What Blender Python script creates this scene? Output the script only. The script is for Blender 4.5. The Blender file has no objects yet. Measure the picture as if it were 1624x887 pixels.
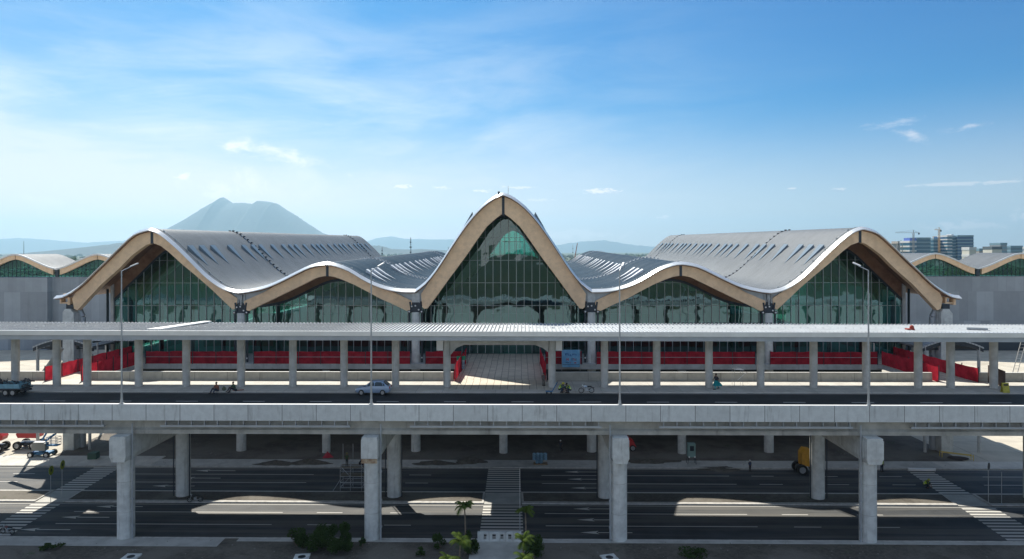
import bpy, math, random
from mathutils import Vector, Matrix
random.seed(7)
R = math.radians
scene = bpy.context.scene
COL = scene.collection

# ------------------------------------------------------------------ camera
F = 1083.0; HC = 30.5; TH = R(-0.84)
cam_d = bpy.data.cameras.new('camera'); cam = bpy.data.objects.new('camera', cam_d); COL.objects.link(cam)
cam_d.sensor_width = 36; cam_d.lens = 36 * F / 1624
cam_d.clip_start = 1; cam_d.clip_end = 60000
cam_d.shift_y = -45.0 / 1624
cam.location = (0, 0, HC)
cam.rotation_euler = (R(90), R(0.07), -TH)
scene.camera = cam

# ------------------------------------------------------------------ light
SD = Vector((-0.40, 0.79, 1.0)).normalized()          # direction towards the sun
SUN_EL = math.asin(SD.z); SUN_AZ = math.atan2(SD.x, SD.y)
sd = bpy.data.lights.new('sun', 'SUN'); sun = bpy.data.objects.new('sun', sd); COL.objects.link(sun)
sd.energy = 5.0; sd.angle = R(0.53); sd.color = (1.0, 0.94, 0.84)
sun.rotation_euler = (-SD).to_track_quat('-Z', 'Y').to_euler()
scene.view_settings.view_transform = 'Standard'; scene.view_settings.look = 'None'
scene.view_settings.gamma = 1; scene.view_settings.use_curve_mapping = False
scene.view_settings.exposure = 0.62
scene.cycles.use_denoising = True
scene.cycles.max_bounces = 8; scene.cycles.transparent_max_bounces = 16
scene.cycles.glossy_bounces = 3; scene.cycles.diffuse_bounces = 3; scene.cycles.volume_bounces = 0
scene.cycles.sample_clamp_indirect = 4
scene.cycles.caustics_reflective = False; scene.cycles.caustics_refractive = False

class NT:
    """small helper that writes node graphs"""
    def __init__(s, tree): s.t = tree; s.n = tree.nodes; s.l = tree.links; s.n.clear()
    def new(s, typ, **kw):
        nd = s.n.new(typ)
        for k, v in kw.items(): setattr(nd, k, v)
        return nd
    def put(s, sock, v):
        if isinstance(v, bpy.types.NodeSocket): s.l.new(v, sock)
        elif v is not None:
            if hasattr(sock.default_value, '__len__') and len(sock.default_value) == 4 and len(v) == 3: v = (*v, 1)
            sock.default_value = v
    def m(s, op, a, b=None, c=None, clamp=False):
        nd = s.new('ShaderNodeMath', operation=op, use_clamp=clamp)
        for i, v in enumerate((a, b, c)):
            if v is not None: s.put(nd.inputs[i], v)
        return nd.outputs[0]
    def vm(s, op, a, b=None):
        nd = s.new('ShaderNodeVectorMath', operation=op)
        s.put(nd.inputs[0], a)
        if b is not None: s.put(nd.inputs[1], b)
        return nd.outputs[0]
    def mix(s, f, a, b, mode='MIX'):
        nd = s.new('ShaderNodeMix', data_type='RGBA', blend_type=mode)
        s.put(nd.inputs[0], f); s.put(nd.inputs[6], a); s.put(nd.inputs[7], b)
        return nd.outputs[2]
    def noise(s, vec, scale, detail=4, rough=0.55, dist=0.0):
        nd = s.new('ShaderNodeTexNoise'); s.put(nd.inputs['Vector'], vec)
        nd.inputs['Scale'].default_value = scale; nd.inputs['Detail'].default_value = detail
        nd.inputs['Roughness'].default_value = rough; nd.inputs['Distortion'].default_value = dist
        return nd.outputs[0]
    def ramp(s, f, lo, hi):
        nd = s.new('ShaderNodeMapRange', interpolation_type='SMOOTHSTEP'); s.put(nd.inputs[0], f)
        nd.inputs[1].default_value = lo; nd.inputs[2].default_value = hi
        return nd.outputs[0]
    def sep(s, v):
        nd = s.new('ShaderNodeSeparateXYZ'); s.put(nd.inputs[0], v); return nd.outputs
    def comb(s, x, y, z):
        nd = s.new('ShaderNodeCombineXYZ')
        for i, v in enumerate((x, y, z)): s.put(nd.inputs[i], v)
        return nd.outputs[0]

# ------------------------------------------------------------------ sky
world = bpy.data.worlds.new("World"); scene.world = world; world.use_nodes = True
w = NT(world.node_tree)
sky = w.new('ShaderNodeTexSky', sky_type='NISHITA')
sky.sun_disc = False; sky.sun_elevation = SUN_EL; sky.sun_rotation = SUN_AZ
sky.altitude = 0; sky.air_density = 1.0; sky.dust_density = 0.6; sky.ozone_density = 2.0
hs = w.new('ShaderNodeHueSaturation'); w.put(hs.inputs['Color'], sky.outputs[0])
hs.inputs['Saturation'].default_value = 1.5; hs.inputs['Hue'].default_value = 0.49
tint = w.mix(1.0, hs.outputs[0], (0.0, 0.66, 1.0, 1), 'MULTIPLY')
tc = w.new('ShaderNodeTexCoord')
dx, dy, dz = w.sep(tc.outputs['Generated'])
az = w.m('ARCTAN2', dx, dy); el = w.m('ARCSINE', dz)
AE = w.comb(az, el, 0.0)
def sx(px): return math.atan((px - 812) / F) + TH
def sy(px, py): return math.atan((398 - py) / F * math.cos(math.atan((px - 812) / F)))
# high thin cirrus, thicker on the sun's side
streak = w.noise(w.vm('MULTIPLY', w.vm('ADD', AE, w.comb(w.m('MULTIPLY', el, -0.9), 0.0, 0.0)), (2.2, 9.0, 1)), 1.3, 6, 0.55, 0.6)
fine = w.noise(w.vm('MULTIPLY', AE, (6, 26, 1)), 1.6, 7, 0.6, 0.9)
side = w.ramp(az, 0.52, -0.42)
veil = w.m('MULTIPLY', w.ramp(w.m('ADD', w.m('MULTIPLY', streak, 0.8), w.m('MULTIPLY', fine, 0.2)), 0.36, 0.72), w.m('ADD', w.m('MULTIPLY', side, 0.9), 0.02))
base_haze = w.m('MULTIPLY', w.m('MULTIPLY', w.ramp(az, 0.45, -0.6), w.ramp(el, 0.40, 0.08)), 0.52)
veil = w.m('MULTIPLY', w.m('ADD', veil, base_haze, clamp=True), w.m('ADD', w.m('MULTIPLY', w.ramp(el, 0.37, 0.17), 0.72), 0.28))
# unseen cloud white overhead and behind the camera, added to raise fill light
over = w.m('MAXIMUM', w.ramp(el, 0.48, 0.85), w.m('MULTIPLY', w.ramp(w.m('ABSOLUTE', az), 0.95, 1.6), w.ramp(el, 0.0, 0.1)))
veil = w.m('MAXIMUM', veil, w.m('MULTIPLY', over, w.m('ADD', w.m('MULTIPLY', streak, 0.45), 0.20)), clamp=True)
low = w.m('MULTIPLY', w.ramp(el, 0.215, 0.0), w.m('ADD', w.m('MULTIPLY', side, 0.38), 0.56))
def blob(px, py, rx, ry, k, scale, thr=0.5, stretch=1.0, soft=0.22, tilt=0.0):
    ca = w.m('SUBTRACT', az, sx(px)); ce = w.m('SUBTRACT', el, sy(px, py))
    ce2 = w.m('SUBTRACT', ce, w.m('MULTIPLY', ca, tilt))
    d = w.m('SQRT', w.m('ADD', w.m('POWER', w.m('DIVIDE', w.m('ABSOLUTE', ca), rx / F), 2.0), w.m('POWER', w.m('DIVIDE', w.m('ABSOLUTE', ce2), ry / F), 2.0)))
    nz = w.noise(w.vm('MULTIPLY', AE, (1, stretch, 1)), scale, 6, 0.62, 0.5)
    v = w.m('SUBTRACT', w.m('ADD', w.m('SUBTRACT', 0.75, d), w.m('MULTIPLY', w.m('SUBTRACT', nz, 0.5), 2.6)), (thr - .5) * .5)
    return w.m('MULTIPLY', w.ramp(v, 0.0, soft * 2), k)
blobs = [blob(445, 243, 120, 22, .85, 26, .6, 2.4, .55, -0.24), blob(400, 285, 34, 56, .6, 26, .6, 1.3, .55), blob(470, 285, 90, 50, .35, 14, .5, 1.6, .6), blob(385, 234, 50, 18, .8, 36, .6, 2, .5), blob(355, 300, 75, 26, .8, 34, .65, 1.5, .5), blob(290, 278, 16, 10, .95, 80, .45, 1.3),
         blob(640, 295, 24, 5, .85, 95, .6, 3), blob(700, 297, 26, 4, .7, 95, .7, 3), blob(765, 302, 26, 4, .8, 95, .6, 3), blob(825, 297, 40, 3.5, .6, 80, .6, 4), blob(950, 303, 42, 6, .95, 80, .55, 3.5),
         blob(1052, 344, 20, 4, .6, 90, .6, 3), blob(1256, 299, 10, 2.5, .6, 90, .5, 3), blob(1330, 300, 16, 2.5, .6, 90, .5, 3), blob(850, 317, 45, 3, .4, 90, .6, 4),
         blob(1415, 196, 60, 10, .55, 46, .6, 3.2, .7, 0.12), blob(1448, 214, 42, 13, .6, 46, .6, 2, .7, -0.45), blob(1535, 201, 42, 8, .5, 50, .6, 3, .7, 0.1),
         blob(1560, 290, 130, 4, .4, 40, .6, 5), blob(130, 335, 120, 40, .35, 16, .85, 1.6, .4), blob(150, 376, 180, 12, .45, 40, .75, 2), blob(600, 372, 140, 16, .5, 38, .8, 2), blob(900, 372, 160, 14, .4, 38, .8, 2),
         blob(1540, 358, 70, 12, .55, 55, .75, 2), blob(1625, 345, 26, 16, .6, 55, .7, 1.5), blob(1475, 362, 36, 12, .35, 60, .8, 1.5)]
cl = blobs[0]
for b in blobs[1:]: cl = w.m('MAXIMUM', cl, b)
skyc = w.mix(w.m('MULTIPLY', veil, 0.74), tint, (9.2, 9.9, 10.4, 1))
skyc = w.mix(low, skyc, (12.8, 10.2, 9.6, 1))
skyc = w.mix(cl, skyc, (13.6, 12.2, 11.8, 1))
bg = w.new('ShaderNodeBackground'); w.put(bg.inputs[0], skyc); bg.inputs[1].default_value = 0.063
wo = w.new('ShaderNodeOutputWorld'); w.l.new(bg.outputs[0], wo.inputs[0])

# ------------------------------------------------------------------ mesh and object helpers
class MB:
    def __init__(s): s.v = []; s.f = []; s.mi = []
    def add(s, vs, fs, mi=0):
        o = len(s.v); s.v += [tuple(v) for v in vs]; s.f += [tuple(i + o for i in f) for f in fs]; s.mi += [mi] * len(fs)
        return s
    def box(s, x0, x1, y0, y1, z0, z1, mi=0):
        vs = [(x, y, z) for z in (z0, z1) for y in (y0, y1) for x in (x0, x1)]
        return s.add(vs, [(0, 2, 3, 1), (4, 5, 7, 6), (0, 1, 5, 4), (2, 6, 7, 3), (0, 4, 6, 2), (1, 3, 7, 5)], mi)
    def cbox(s, c, d, rz=0, mi=0):
        ca, sa = math.cos(rz), math.sin(rz); vs = []
        for z in (-.5, .5):
            for y in (-.5, .5):
                for x in (-.5, .5):
                    a, b = x * d[0], y * d[1]
                    vs.append((c[0] + a * ca - b * sa, c[1] + a * sa + b * ca, c[2] + z * d[2]))
        return s.add(vs, [(0, 2, 3, 1), (4, 5, 7, 6), (0, 1, 5, 4), (2, 6, 7, 3), (0, 4, 6, 2), (1, 3, 7, 5)], mi)
    def quad(s, *p, mi=0): return s.add(p, [tuple(range(len(p)))], mi)
    def tube(s, p, q, r, r2=None, n=10, caps=True, mi=0):
        p, q = Vector(p), Vector(q); r2 = r if r2 is None else r2
        d = (q - p).normalized(); a = d.orthogonal().normalized(); b = d.cross(a)
        vs = []
        for c, rr in ((p, r), (q, r2)):
            for i in range(n):
                t = 2 * math.pi * i / n; vs.append(c + a * math.cos(t) * rr + b * math.sin(t) * rr)
        fs = [(i, (i + 1) % n, n + (i + 1) % n, n + i) for i in range(n)]
        if caps: fs += [tuple(range(n - 1, -1, -1)), tuple(range(n, 2 * n))]
        return s.add(vs, fs, mi)
    def path(s, pts, r, n=6, mi=0):
        for a, b in zip(pts, pts[1:]): s.tube(a, b, r, n=n, mi=mi)
        return s
    def prism(s, poly, ax, a0, a1, mi=0):
        """extrude a 2D polygon along axis 'x','y' or 'z'"""
        def P(u, v, a): return {'x': (a, u, v), 'y': (u, a, v), 'z': (u, v, a)}[ax]
        n = len(poly)
        vs = [P(u, v, a0) for u, v in poly] + [P(u, v, a1) for u, v in poly]
        fs = [tuple(range(n - 1, -1, -1)), tuple(range(n, 2 * n))] + [(i, (i + 1) % n, n + (i + 1) % n, n + i) for i in range(n)]
        return s.add(vs, fs, mi)
    def strip(s, top, bot, y0, y1, mi=0):
        """solid between two polylines of equal length in XZ, extruded in Y"""
        n = len(top); vs = []
        for y in (y0, y1):
            vs += [(x, y, z) for x, z in top] + [(x, y, z) for x, z in bot]
        fs = []
        for i in range(n - 1):
            fs += [(i, i + 1, n + i + 1, n + i), (2 * n + i, 3 * n + i, 3 * n + i + 1, 2 * n + i + 1),
                   (i, 2 * n + i, 2 * n + i + 1, i + 1), (n + i, n + i + 1, 3 * n + i + 1, 3 * n + i)]
        fs += [(0, n, 3 * n, 2 * n), (n - 1, 3 * n - 1, 4 * n - 1, 2 * n - 1)]
        return s.add(vs, fs, mi)
    def ball(s, c, r, n=10, m=6, mi=0):
        r = r if hasattr(r, '__len__') else (r, r, r); vs = []; fs = []
        for j in range(1, m):
            for i in range(n):
                a, b = 2 * math.pi * i / n, math.pi * j / m
                vs.append((c[0] + r[0] * math.sin(b) * math.cos(a), c[1] + r[1] * math.sin(b) * math.sin(a), c[2] + r[2] * math.cos(b)))
        for j in range(m - 2):
            for i in range(n): fs.append((j * n + i, (j + 1) * n + i, (j + 1) * n + (i + 1) % n, j * n + (i + 1) % n))
        t = len(vs); vs += [(c[0], c[1], c[2] + r[2]), (c[0], c[1], c[2] - r[2])]
        for i in range(n):
            fs.append((t, i, (i + 1) % n)); fs.append((t + 1, (m - 2) * n + (i + 1) % n, (m - 2) * n + i))
        return s.add(vs, fs, mi)
    def build(s, name, mat=None, parent=None, smooth=False, world=False, **props):
        off = Vector(parent['_loc']) if (world and parent is not None and '_loc' in parent) else Vector((0, 0, 0))
        me = bpy.data.meshes.new(name)
        me.from_pydata([tuple(Vector(v) - off) for v in s.v], [], s.f)
        mats = mat if isinstance(mat, (list, tuple)) else [mat]
        for m in mats: me.materials.append(m)
        if len(mats) > 1: me.polygons.foreach_set('material_index', s.mi)
        if smooth is not False:
            me.polygons.foreach_set('use_smooth', [True] * len(me.polygons))
            me.set_sharp_from_angle(angle=R(38))
        me.update()
        o = bpy.data.objects.new(name, me); COL.objects.link(o)
        if parent is not None:
            o.parent = parent
            if world and '_loc' in parent: o['_loc'] = list(parent['_loc'])
        for k, v in props.items(): o[k] = v
        return o

def thing(name, label, cat, loc=(0, 0, 0), rz=0, group=None):
    o = bpy.data.objects.new(name, None); COL.objects.link(o); o.empty_display_size = .3
    o.location = loc; o.rotation_euler = (0, 0, rz); o['label'] = label; o['category'] = cat; o['_loc'] = list(loc)
    if group: o['group'] = group
    return o
def tag(o, label, cat, group=None, kind=None):
    o['label'] = label; o['category'] = cat
    if group: o['group'] = group
    if kind: o['kind'] = kind
    return o
def kids(o): return [c for c in bpy.data.objects if c.parent == o]
_kc = {}
def dup(root, loc, rz=None, label=None, group=None, scale=None):
    if root.name not in _kc: _kc[root.name] = [(c, list(kids(c))) for c in kids(root)]
    r = root.copy(); COL.objects.link(r); r.location = loc; r['_loc'] = list(loc)
    if rz is not None: r.rotation_euler = (0, 0, rz)
    if scale is not None: r.scale = scale if hasattr(scale, '__len__') else (scale,) * 3
    if label: r['label'] = label
    if group: r['group'] = group
    for ch, gs in _kc[root.name]:
        c = ch.copy(); COL.objects.link(c); c.parent = r
        for g in gs:
            d = g.copy(); COL.objects.link(d); d.parent = c
    return r
def struct(name, mb, mat, **k):
    return mb.build(name, mat, None, kind='structure', **k)

# ------------------------------------------------------------------ materials
def mat(name, col, rough=0.7, metal=0.0, var=0.0, scale=1.0, bump=0.0, bscale=20.0, spec=0.5, col2=None, stretch=(1, 1, 1), extra=None, detail=5):
    m = bpy.data.materials.new(name); m.use_nodes = True; t = NT(m.node_tree)
    p = t.new('ShaderNodeBsdfPrincipled'); out = t.new('ShaderNodeOutputMaterial'); t.l.new(p.outputs[0], out.inputs[0])
    tcn = t.new('ShaderNodeTexCoord').outputs['Object']
    c = (*col, 1)
    if var or col2:
        n = t.noise(t.vm('MULTIPLY', tcn, stretch), scale, detail, 0.6)
        b = (*(col2 or tuple(max(0, x * (1 - var)) for x in col)), 1); a = c if col2 else (*tuple(min(1, x * (1 + var)) for x in col), 1)
        c = t.mix(t.ramp(n, 0.32, 0.68), a, b)
    if extra: c = extra(t, tcn, c, p)
    t.put(p.inputs['Base Color'], c)
    p.inputs['Roughness'].default_value = rough; p.inputs['Metallic'].default_value = metal; p.inputs['Specular IOR Level'].default_value = spec
    if bump:
        bn = t.new('ShaderNodeBump'); bn.inputs['Strength'].default_value = bump; bn.inputs['Distance'].default_value = 0.03
        t.put(bn.inputs['Height'], t.noise(tcn, bscale, 4)); t.l.new(bn.outputs[0], p.inputs['Normal'])
    return m

def stains(k=0.35, zs=0.12, s=1.4):
    def f(t, co, c, p):
        n = t.noise(t.vm('MULTIPLY', co, (1, 1, zs)), s, 6, 0.65)
        return t.mix(t.m('MULTIPLY', t.ramp(n, 0.52, 0.78), k), c, (0.09, 0.085, 0.07, 1))
    return f
def panels(wx, wz, off=0.5, mort=0.012, amt=0.25, axis='xz', lo=0.8, hi=1.1, mcol=(0.06, 0.065, 0.07)):
    """panel joints with a tone of its own for each panel"""
    def f(t, co, c, p):
        x, y, z = t.sep(co)
        v = {'xz': t.comb(x, z, 0.0), 'xy': t.comb(x, y, 0.0), 'yx': t.comb(y, x, 0.0)}[axis]
        b = t.new('ShaderNodeTexBrick'); b.offset = off; b.squash = 1.0
        t.put(b.inputs['Vector'], v); b.inputs['Scale'].default_value = 1.0
        b.inputs['Brick Width'].default_value = wx; b.inputs['Row Height'].default_value = wz
        b.inputs['Mortar Size'].default_value = mort; b.inputs['Bias'].default_value = 0.0
        b.inputs['Color1'].default_value = (lo, lo, lo, 1); b.inputs['Color2'].default_value = (hi, hi, hi, 1)
        b.inputs['Mortar'].default_value = (*mcol, 1)
        n = t.mix(1.0, c, b.outputs[0], 'MULTIPLY')
        return t.mix(b.outputs[1], n, (*mcol, 1))
    return f
def both(*fs):
    def f(t, co, c, p):
        for g in fs: c = g(t, co, c, p)
        return c
    return f

M = {}
M['concrete'] = mat('concrete', (0.50, 0.50, 0.47), 0.85, var=0.14, scale=0.9, bump=0.25, bscale=9, extra=stains(0.4))
M['pier'] = mat('pier_concrete', (0.60, 0.63, 0.61), 0.8, var=0.12, scale=1.2, bump=0.25, bscale=7, extra=stains(0.6, 0.08, 2.2))
M['parapet'] = mat('parapet_concrete', (0.66, 0.70, 0.69), 0.8, var=0.07, scale=1.5, bump=0.2, bscale=14, extra=both(panels(3.6, 60, 0, 0.03, lo=0.9, hi=1.04, mcol=(0.16, 0.16, 0.16)), stains(0.5, 0.12, 2.2)))
M['girder'] = mat('girder_concrete', (0.42, 0.42, 0.38), 0.85, var=0.18, scale=0.6, bump=0.25, bscale=8, extra=stains(0.6, 0.15, 0.9))
M['barrier'] = mat('barrier_concrete', (0.46, 0.45, 0.40), 0.85, var=0.1, scale=1.0, extra=both(panels(4.3, 60, 0, 0.03, lo=0.9, hi=1.03, mcol=(.2, .2, .18)), stains(0.3)))
M['paving'] = mat('paving', (0.62, 0.57, 0.47), 0.85, var=0.1, scale=0.7, extra=panels(0.9, 0.9, 0, 0.045, axis='xy', lo=0.9, hi=1.05, mcol=(.3, .27, .22)))
M['sidewalk'] = mat('sidewalk', (0.55, 0.53, 0.48), 0.85, var=0.12, scale=0.5, extra=panels(3.2, 3.2, 0, 0.02, axis='xy', lo=0.93, hi=1.04, mcol=(.3, .29, .27)))
M['path'] = mat('path_concrete', (0.44, 0.44, 0.41), 0.85, var=0.14, scale=0.5, extra=stains(0.3, 1, .8))
def asph(t, co, c, p):
    n = t.noise(t.vm('MULTIPLY', co, (0.05, 1, 1)), 0.55, 5, 0.6)
    c = t.mix(t.m('MULTIPLY', t.ramp(n, 0.42, 0.62), 0.75), c, (0.13, 0.126, 0.115, 1))
    d = t.noise(co, 30, 3)
    return t.mix(t.m('MULTIPLY', t.ramp(d, 0.5, 0.9), 0.5), c, (0.13, 0.125, 0.115, 1))
M['asphalt'] = mat('asphalt', (0.048, 0.053, 0.058), 0.72, var=0.2, scale=0.35, bump=0.3, bscale=60, extra=asph, spec=0.35)
M['asphalt_top'] = mat('asphalt_top', (0.024, 0.027, 0.031), 0.75, var=0.25, scale=0.4, bump=0.3, bscale=60, spec=0.3)
def wornp(t, co, c, p):
    n = t.noise(co, 6, 5, 0.7)
    return t.mix(t.m('MULTIPLY', t.ramp(n, 0.58, 0.75), 0.6), c, (0.2, 0.2, 0.19, 1))
M['paint'] = mat('road_paint', (0.55, 0.54, 0.50), 0.7, extra=wornp)
M['kerb'] = mat('kerb', (0.48, 0.47, 0.44), 0.85, var=0.15, scale=2, extra=stains(.3, 1, 1.2))
def dirtx(t, co, c, p):
    n = t.noise(co, 0.12, 8, 0.65, 0.4); c = t.mix(t.m('MULTIPLY', t.ramp(n, 0.42, 0.62), 0.8), c, (0.17, 0.155, 0.13, 1))
    g = t.noise(co, 0.35, 7, 0.7); c = t.mix(t.m('MULTIPLY', t.ramp(g, 0.60, 0.70), 0.7), c, (0.055, 0.09, 0.03, 1))
    s = t.noise(co, 14, 3, 0.6)
    return t.mix(t.m('MULTIPLY', t.ramp(s, 0.55, 0.75), 0.35), c, (0.42, 0.40, 0.36, 1))
M['dirt'] = mat('dirt', (0.085, 0.075, 0.06), 0.95, var=0.25, scale=2.5, bump=0.6, bscale=5, extra=dirtx)
M['dirt_pale'] = mat('pale_dirt', (0.11, 0.095, 0.08), 0.95, var=0.22, scale=0.5, bump=0.6, bscale=5, extra=dirtx)
def apronx(t, co, c, p):
    c = panels(7.5, 5.5, 0.0, 0.05, axis='xy', lo=0.9, hi=1.05, mcol=(.2, .19, .17))(t, co, c, p)
    n = t.noise(t.vm('MULTIPLY', co, (.3, 1, 1)), 0.12, 6, 0.6)
    return t.mix(t.m('MULTIPLY', t.ramp(n, 0.5, 0.75), 0.45), c, (0.3, 0.25, 0.18, 1))
M['apron'] = mat('apron', (0.50, 0.46, 0.38), 0.9, var=0.1, scale=0.3, extra=apronx)
def plainx(t, co, c, p):
    n = t.noise(co, 0.012, 9, 0.6, 0.3); c = t.mix(t.ramp(n, 0.42, 0.6), c, (0.075, 0.08, 0.035, 1))
    b = t.noise(co, 0.05, 5, 0.7); c = t.mix(t.m('MULTIPLY', t.ramp(b, 0.6, 0.68), .6), c, (0.24, 0.20, 0.13, 1))
    return c
M['plain'] = mat('plain', (0.035, 0.06, 0.022), 0.95, var=0.3, scale=0.1, extra=plainx)
def seams(t, co, c, p):
    x, y, z = t.sep(co)
    wv = t.m('PINGPONG', y, 0.22)
    rib = t.ramp(wv, 0.15, 0.22)
    bn = t.new('ShaderNodeBump'); bn.inputs['Strength'].default_value = 1.0; bn.inputs['Distance'].default_value = 0.14
    t.put(bn.inputs['Height'], rib); t.l.new(bn.outputs[0], p.inputs['Normal'])
    c = t.mix(t.m('MULTIPLY', rib, 0.8), c, (0.05, 0.06, 0.07, 1))
    n = t.noise(t.vm('MULTIPLY', co, (0.05, 1.4, 0.05)), 1.0, 3, 0.6)
    return t.mix(t.m('MULTIPLY', t.ramp(n, 0.4, 0.7), 0.3), c, (0.2, 0.22, 0.24, 1))
M['roof'] = mat('roof_metal', (0.16, 0.17, 0.175), 0.48, metal=0.1, spec=0.18, var=0.08, scale=0.3, extra=seams)
def seams2(t, co, c, p): return seams(t, co, c, p)
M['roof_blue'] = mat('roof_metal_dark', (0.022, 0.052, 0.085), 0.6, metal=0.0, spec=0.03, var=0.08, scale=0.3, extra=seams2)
M['lip'] = mat('roof_edge_metal', (0.72, 0.74, 0.75), 0.3, metal=0.45, var=0.05, scale=0.5)
M['canopy'] = mat('canopy_metal', (0.50, 0.53, 0.55), 0.5, metal=0.1, var=0.08, scale=0.4, extra=lambda t, co, c, p: t.mix(t.m('MULTIPLY', t.m('GREATER_THAN', t.m('MODULO', t.m('ADD', t.sep(co)[0], 200.68), 0.47), 0.385), 0.8), t.mix(t.m('MULTIPLY', t.ramp(t.noise(t.vm('MULTIPLY', co, (1, .12, 1)), .9, 4), 0.5, 0.8), 0.3), c, (0.4, 0.4, 0.4, 1)), (0.14, 0.15, 0.16, 1)))
M['fascia'] = mat('fascia_metal', (0.40, 0.44, 0.47), 0.45, metal=0.3, var=0.08, scale=0.6)
def grain(t, co, c, p):
    n = t.noise(t.vm('MULTIPLY', co, (1, 1, 1)), 1.2, 6, 0.6)
    x, y, z = t.sep(co)
    c = t.mix(t.m('MULTIPLY', t.ramp(n, 0.4, 0.7), 0.4), c, (0.62, 0.42, 0.25, 1))
    g = t.noise(t.vm('MULTIPLY', co, (2.0, 2.0, 14.0)), 1.5, 4, 0.7)
    return t.mix(t.m('MULTIPLY', t.ramp(g, 0.45, 0.8), 0.3), c, (0.40, 0.26, 0.16, 1))
M['wood'] = mat('glulam', (0.90, 0.64, 0.40), 0.55, var=0.08, scale=0.5, extra=grain)
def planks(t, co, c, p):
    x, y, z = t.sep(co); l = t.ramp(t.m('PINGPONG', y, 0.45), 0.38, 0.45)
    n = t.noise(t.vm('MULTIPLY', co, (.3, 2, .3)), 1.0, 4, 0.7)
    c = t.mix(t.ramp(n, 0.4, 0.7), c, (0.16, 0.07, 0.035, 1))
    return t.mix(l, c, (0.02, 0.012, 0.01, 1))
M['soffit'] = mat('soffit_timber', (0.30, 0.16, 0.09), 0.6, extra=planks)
M['dark_steel'] = mat('dark_steel', (0.045, 0.055, 0.07), 0.45, metal=0.6)
M['steel'] = mat('galvanised_steel', (0.42, 0.45, 0.47), 0.42, metal=0.6, var=0.1, scale=3)
M['mullion'] = mat('mullion_aluminium', (0.36, 0.42, 0.42), 0.4, metal=0.5)
M['white'] = mat('white_paint', (0.80, 0.80, 0.78), 0.5)
M['wall_panel'] = mat('wall_panel', (0.30, 0.34, 0.38), 0.7, var=0.05, scale=0.3, extra=both(panels(2.6, 9.0, 0.5, 0.02, lo=0.78, hi=1.08, mcol=(.2, .22, .24)), stains(.18, .1, .5)))
M['slab_edge'] = mat('slab_edge', (0.44, 0.46, 0.46), 0.8, var=0.15, scale=0.7, extra=stains(.3))
M['floor'] = mat('hall_floor', (0.22, 0.22, 0.21), 0.35)
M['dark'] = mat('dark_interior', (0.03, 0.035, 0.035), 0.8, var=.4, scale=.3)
def meshx(t, co, c, p):
    p.inputs['Transmission Weight'].default_value = 0.0
    n = t.noise(co, 1.1, 5, 0.6); return t.mix(t.m('MULTIPLY', t.ramp(n, .45, .7), .5), c, (0.42, 0.02, 0.03, 1))
def cloth(name, col, k=0.45):
    m = bpy.data.materials.new(name); m.use_nodes = True; t = NT(m.node_tree)
    co = t.new('ShaderNodeTexCoord').outputs['Object']
    n = t.noise(co, 0.9, 6, 0.6); c = t.mix(t.ramp(n, .35, .7), (*col, 1), (*[x * .62 for x in col], 1))
    a = t.new('ShaderNodeBsdfDiffuse'); b = t.new('ShaderNodeBsdfTranslucent'); t.put(a.inputs[0], c); t.put(b.inputs[0], c)
    mx = t.new('ShaderNodeMixShader'); mx.inputs[0].default_value = k; t.l.new(a.outputs[0], mx.inputs[1]); t.l.new(b.outputs[0], mx.inputs[2])
    o = t.new('ShaderNodeOutputMaterial'); t.l.new(mx.outputs[0], o.inputs[0]); return m
M['mesh'] = cloth('red_mesh', (0.60, 0.035, 0.06))
M['leaf'] = cloth('leaf', (0.075, 0.125, 0.03), 0.4)
M['leaf_dark'] = cloth('leaf_dark', (0.065, 0.11, 0.035), 0.35)
M['palm_leaf'] = cloth('palm_leaf', (0.13, 0.19, 0.045), 0.45)
M['bark'] = mat('bark', (0.16, 0.13, 0.10), 0.9, var=.3, scale=4)
def glassmat(name, tint, refl, wob=0.02):
    m = bpy.data.materials.new(name); m.use_nodes = True; t = NT(m.node_tree)
    co = t.new('ShaderNodeTexCoord').outputs['Object']
    x, y, z = t.sep(co)
    # each pane is tilted a hair differently and is slightly wavy
    cell = t.new('ShaderNodeTexWhiteNoise', noise_dimensions='3D')
    t.put(cell.inputs['Vector'], t.comb(t.m('FLOOR', t.m('DIVIDE', x, 1.3)), t.m('FLOOR', t.m('DIVIDE', z, 3.7)), 0.0))
    off = t.vm('MULTIPLY', t.vm('SUBTRACT', cell.outputs[1], (0.5, 0.5, 0.5)), (0.012, 0, 0.012))
    wv = t.new('ShaderNodeTexNoise'); t.put(wv.inputs['Vector'], t.vm('MULTIPLY', co, (1, 1, 1.5))); wv.inputs['Scale'].default_value = 0.42; wv.inputs['Detail'].default_value = 2.5
    off2 = t.vm('MULTIPLY', t.vm('SUBTRACT', wv.outputs[1], (0.5, 0.5, 0.5)), (wob * 2, 0, wob * 2))
    g = t.new('ShaderNodeNewGeometry')
    nn = t.vm('NORMALIZE', t.vm('ADD', g.outputs['Normal'], t.vm('ADD', off, off2)))
    gl = t.new('ShaderNodeBsdfGlossy'); gl.inputs['Roughness'].default_value = 0.02; gl.inputs[0].default_value = (0.55, 0.84, 0.88, 1); t.put(gl.inputs['Normal'], nn)
    tr = t.new('ShaderNodeBsdfTransparent'); tr.inputs[0].default_value = (*tint, 1)
    lw = t.new('ShaderNodeLayerWeight'); lw.inputs[0].default_value = 0.5
    fac = t.m('ADD', t.m('MULTIPLY', t.m('POWER', lw.outputs[1], 4.0), 0.6), refl, clamp=True)
    mx = t.new('ShaderNodeMixShader'); t.put(mx.inputs[0], fac); t.l.new(tr.outputs[0], mx.inputs[1]); t.l.new(gl.outputs[0], mx.inputs[2])
    o = t.new('ShaderNodeOutputMaterial'); t.l.new(mx.outputs[0], o.inputs[0]); return m
M['glass'] = glassmat('green_glass', (0.14, 0.43, 0.37), 0.16)
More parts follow.
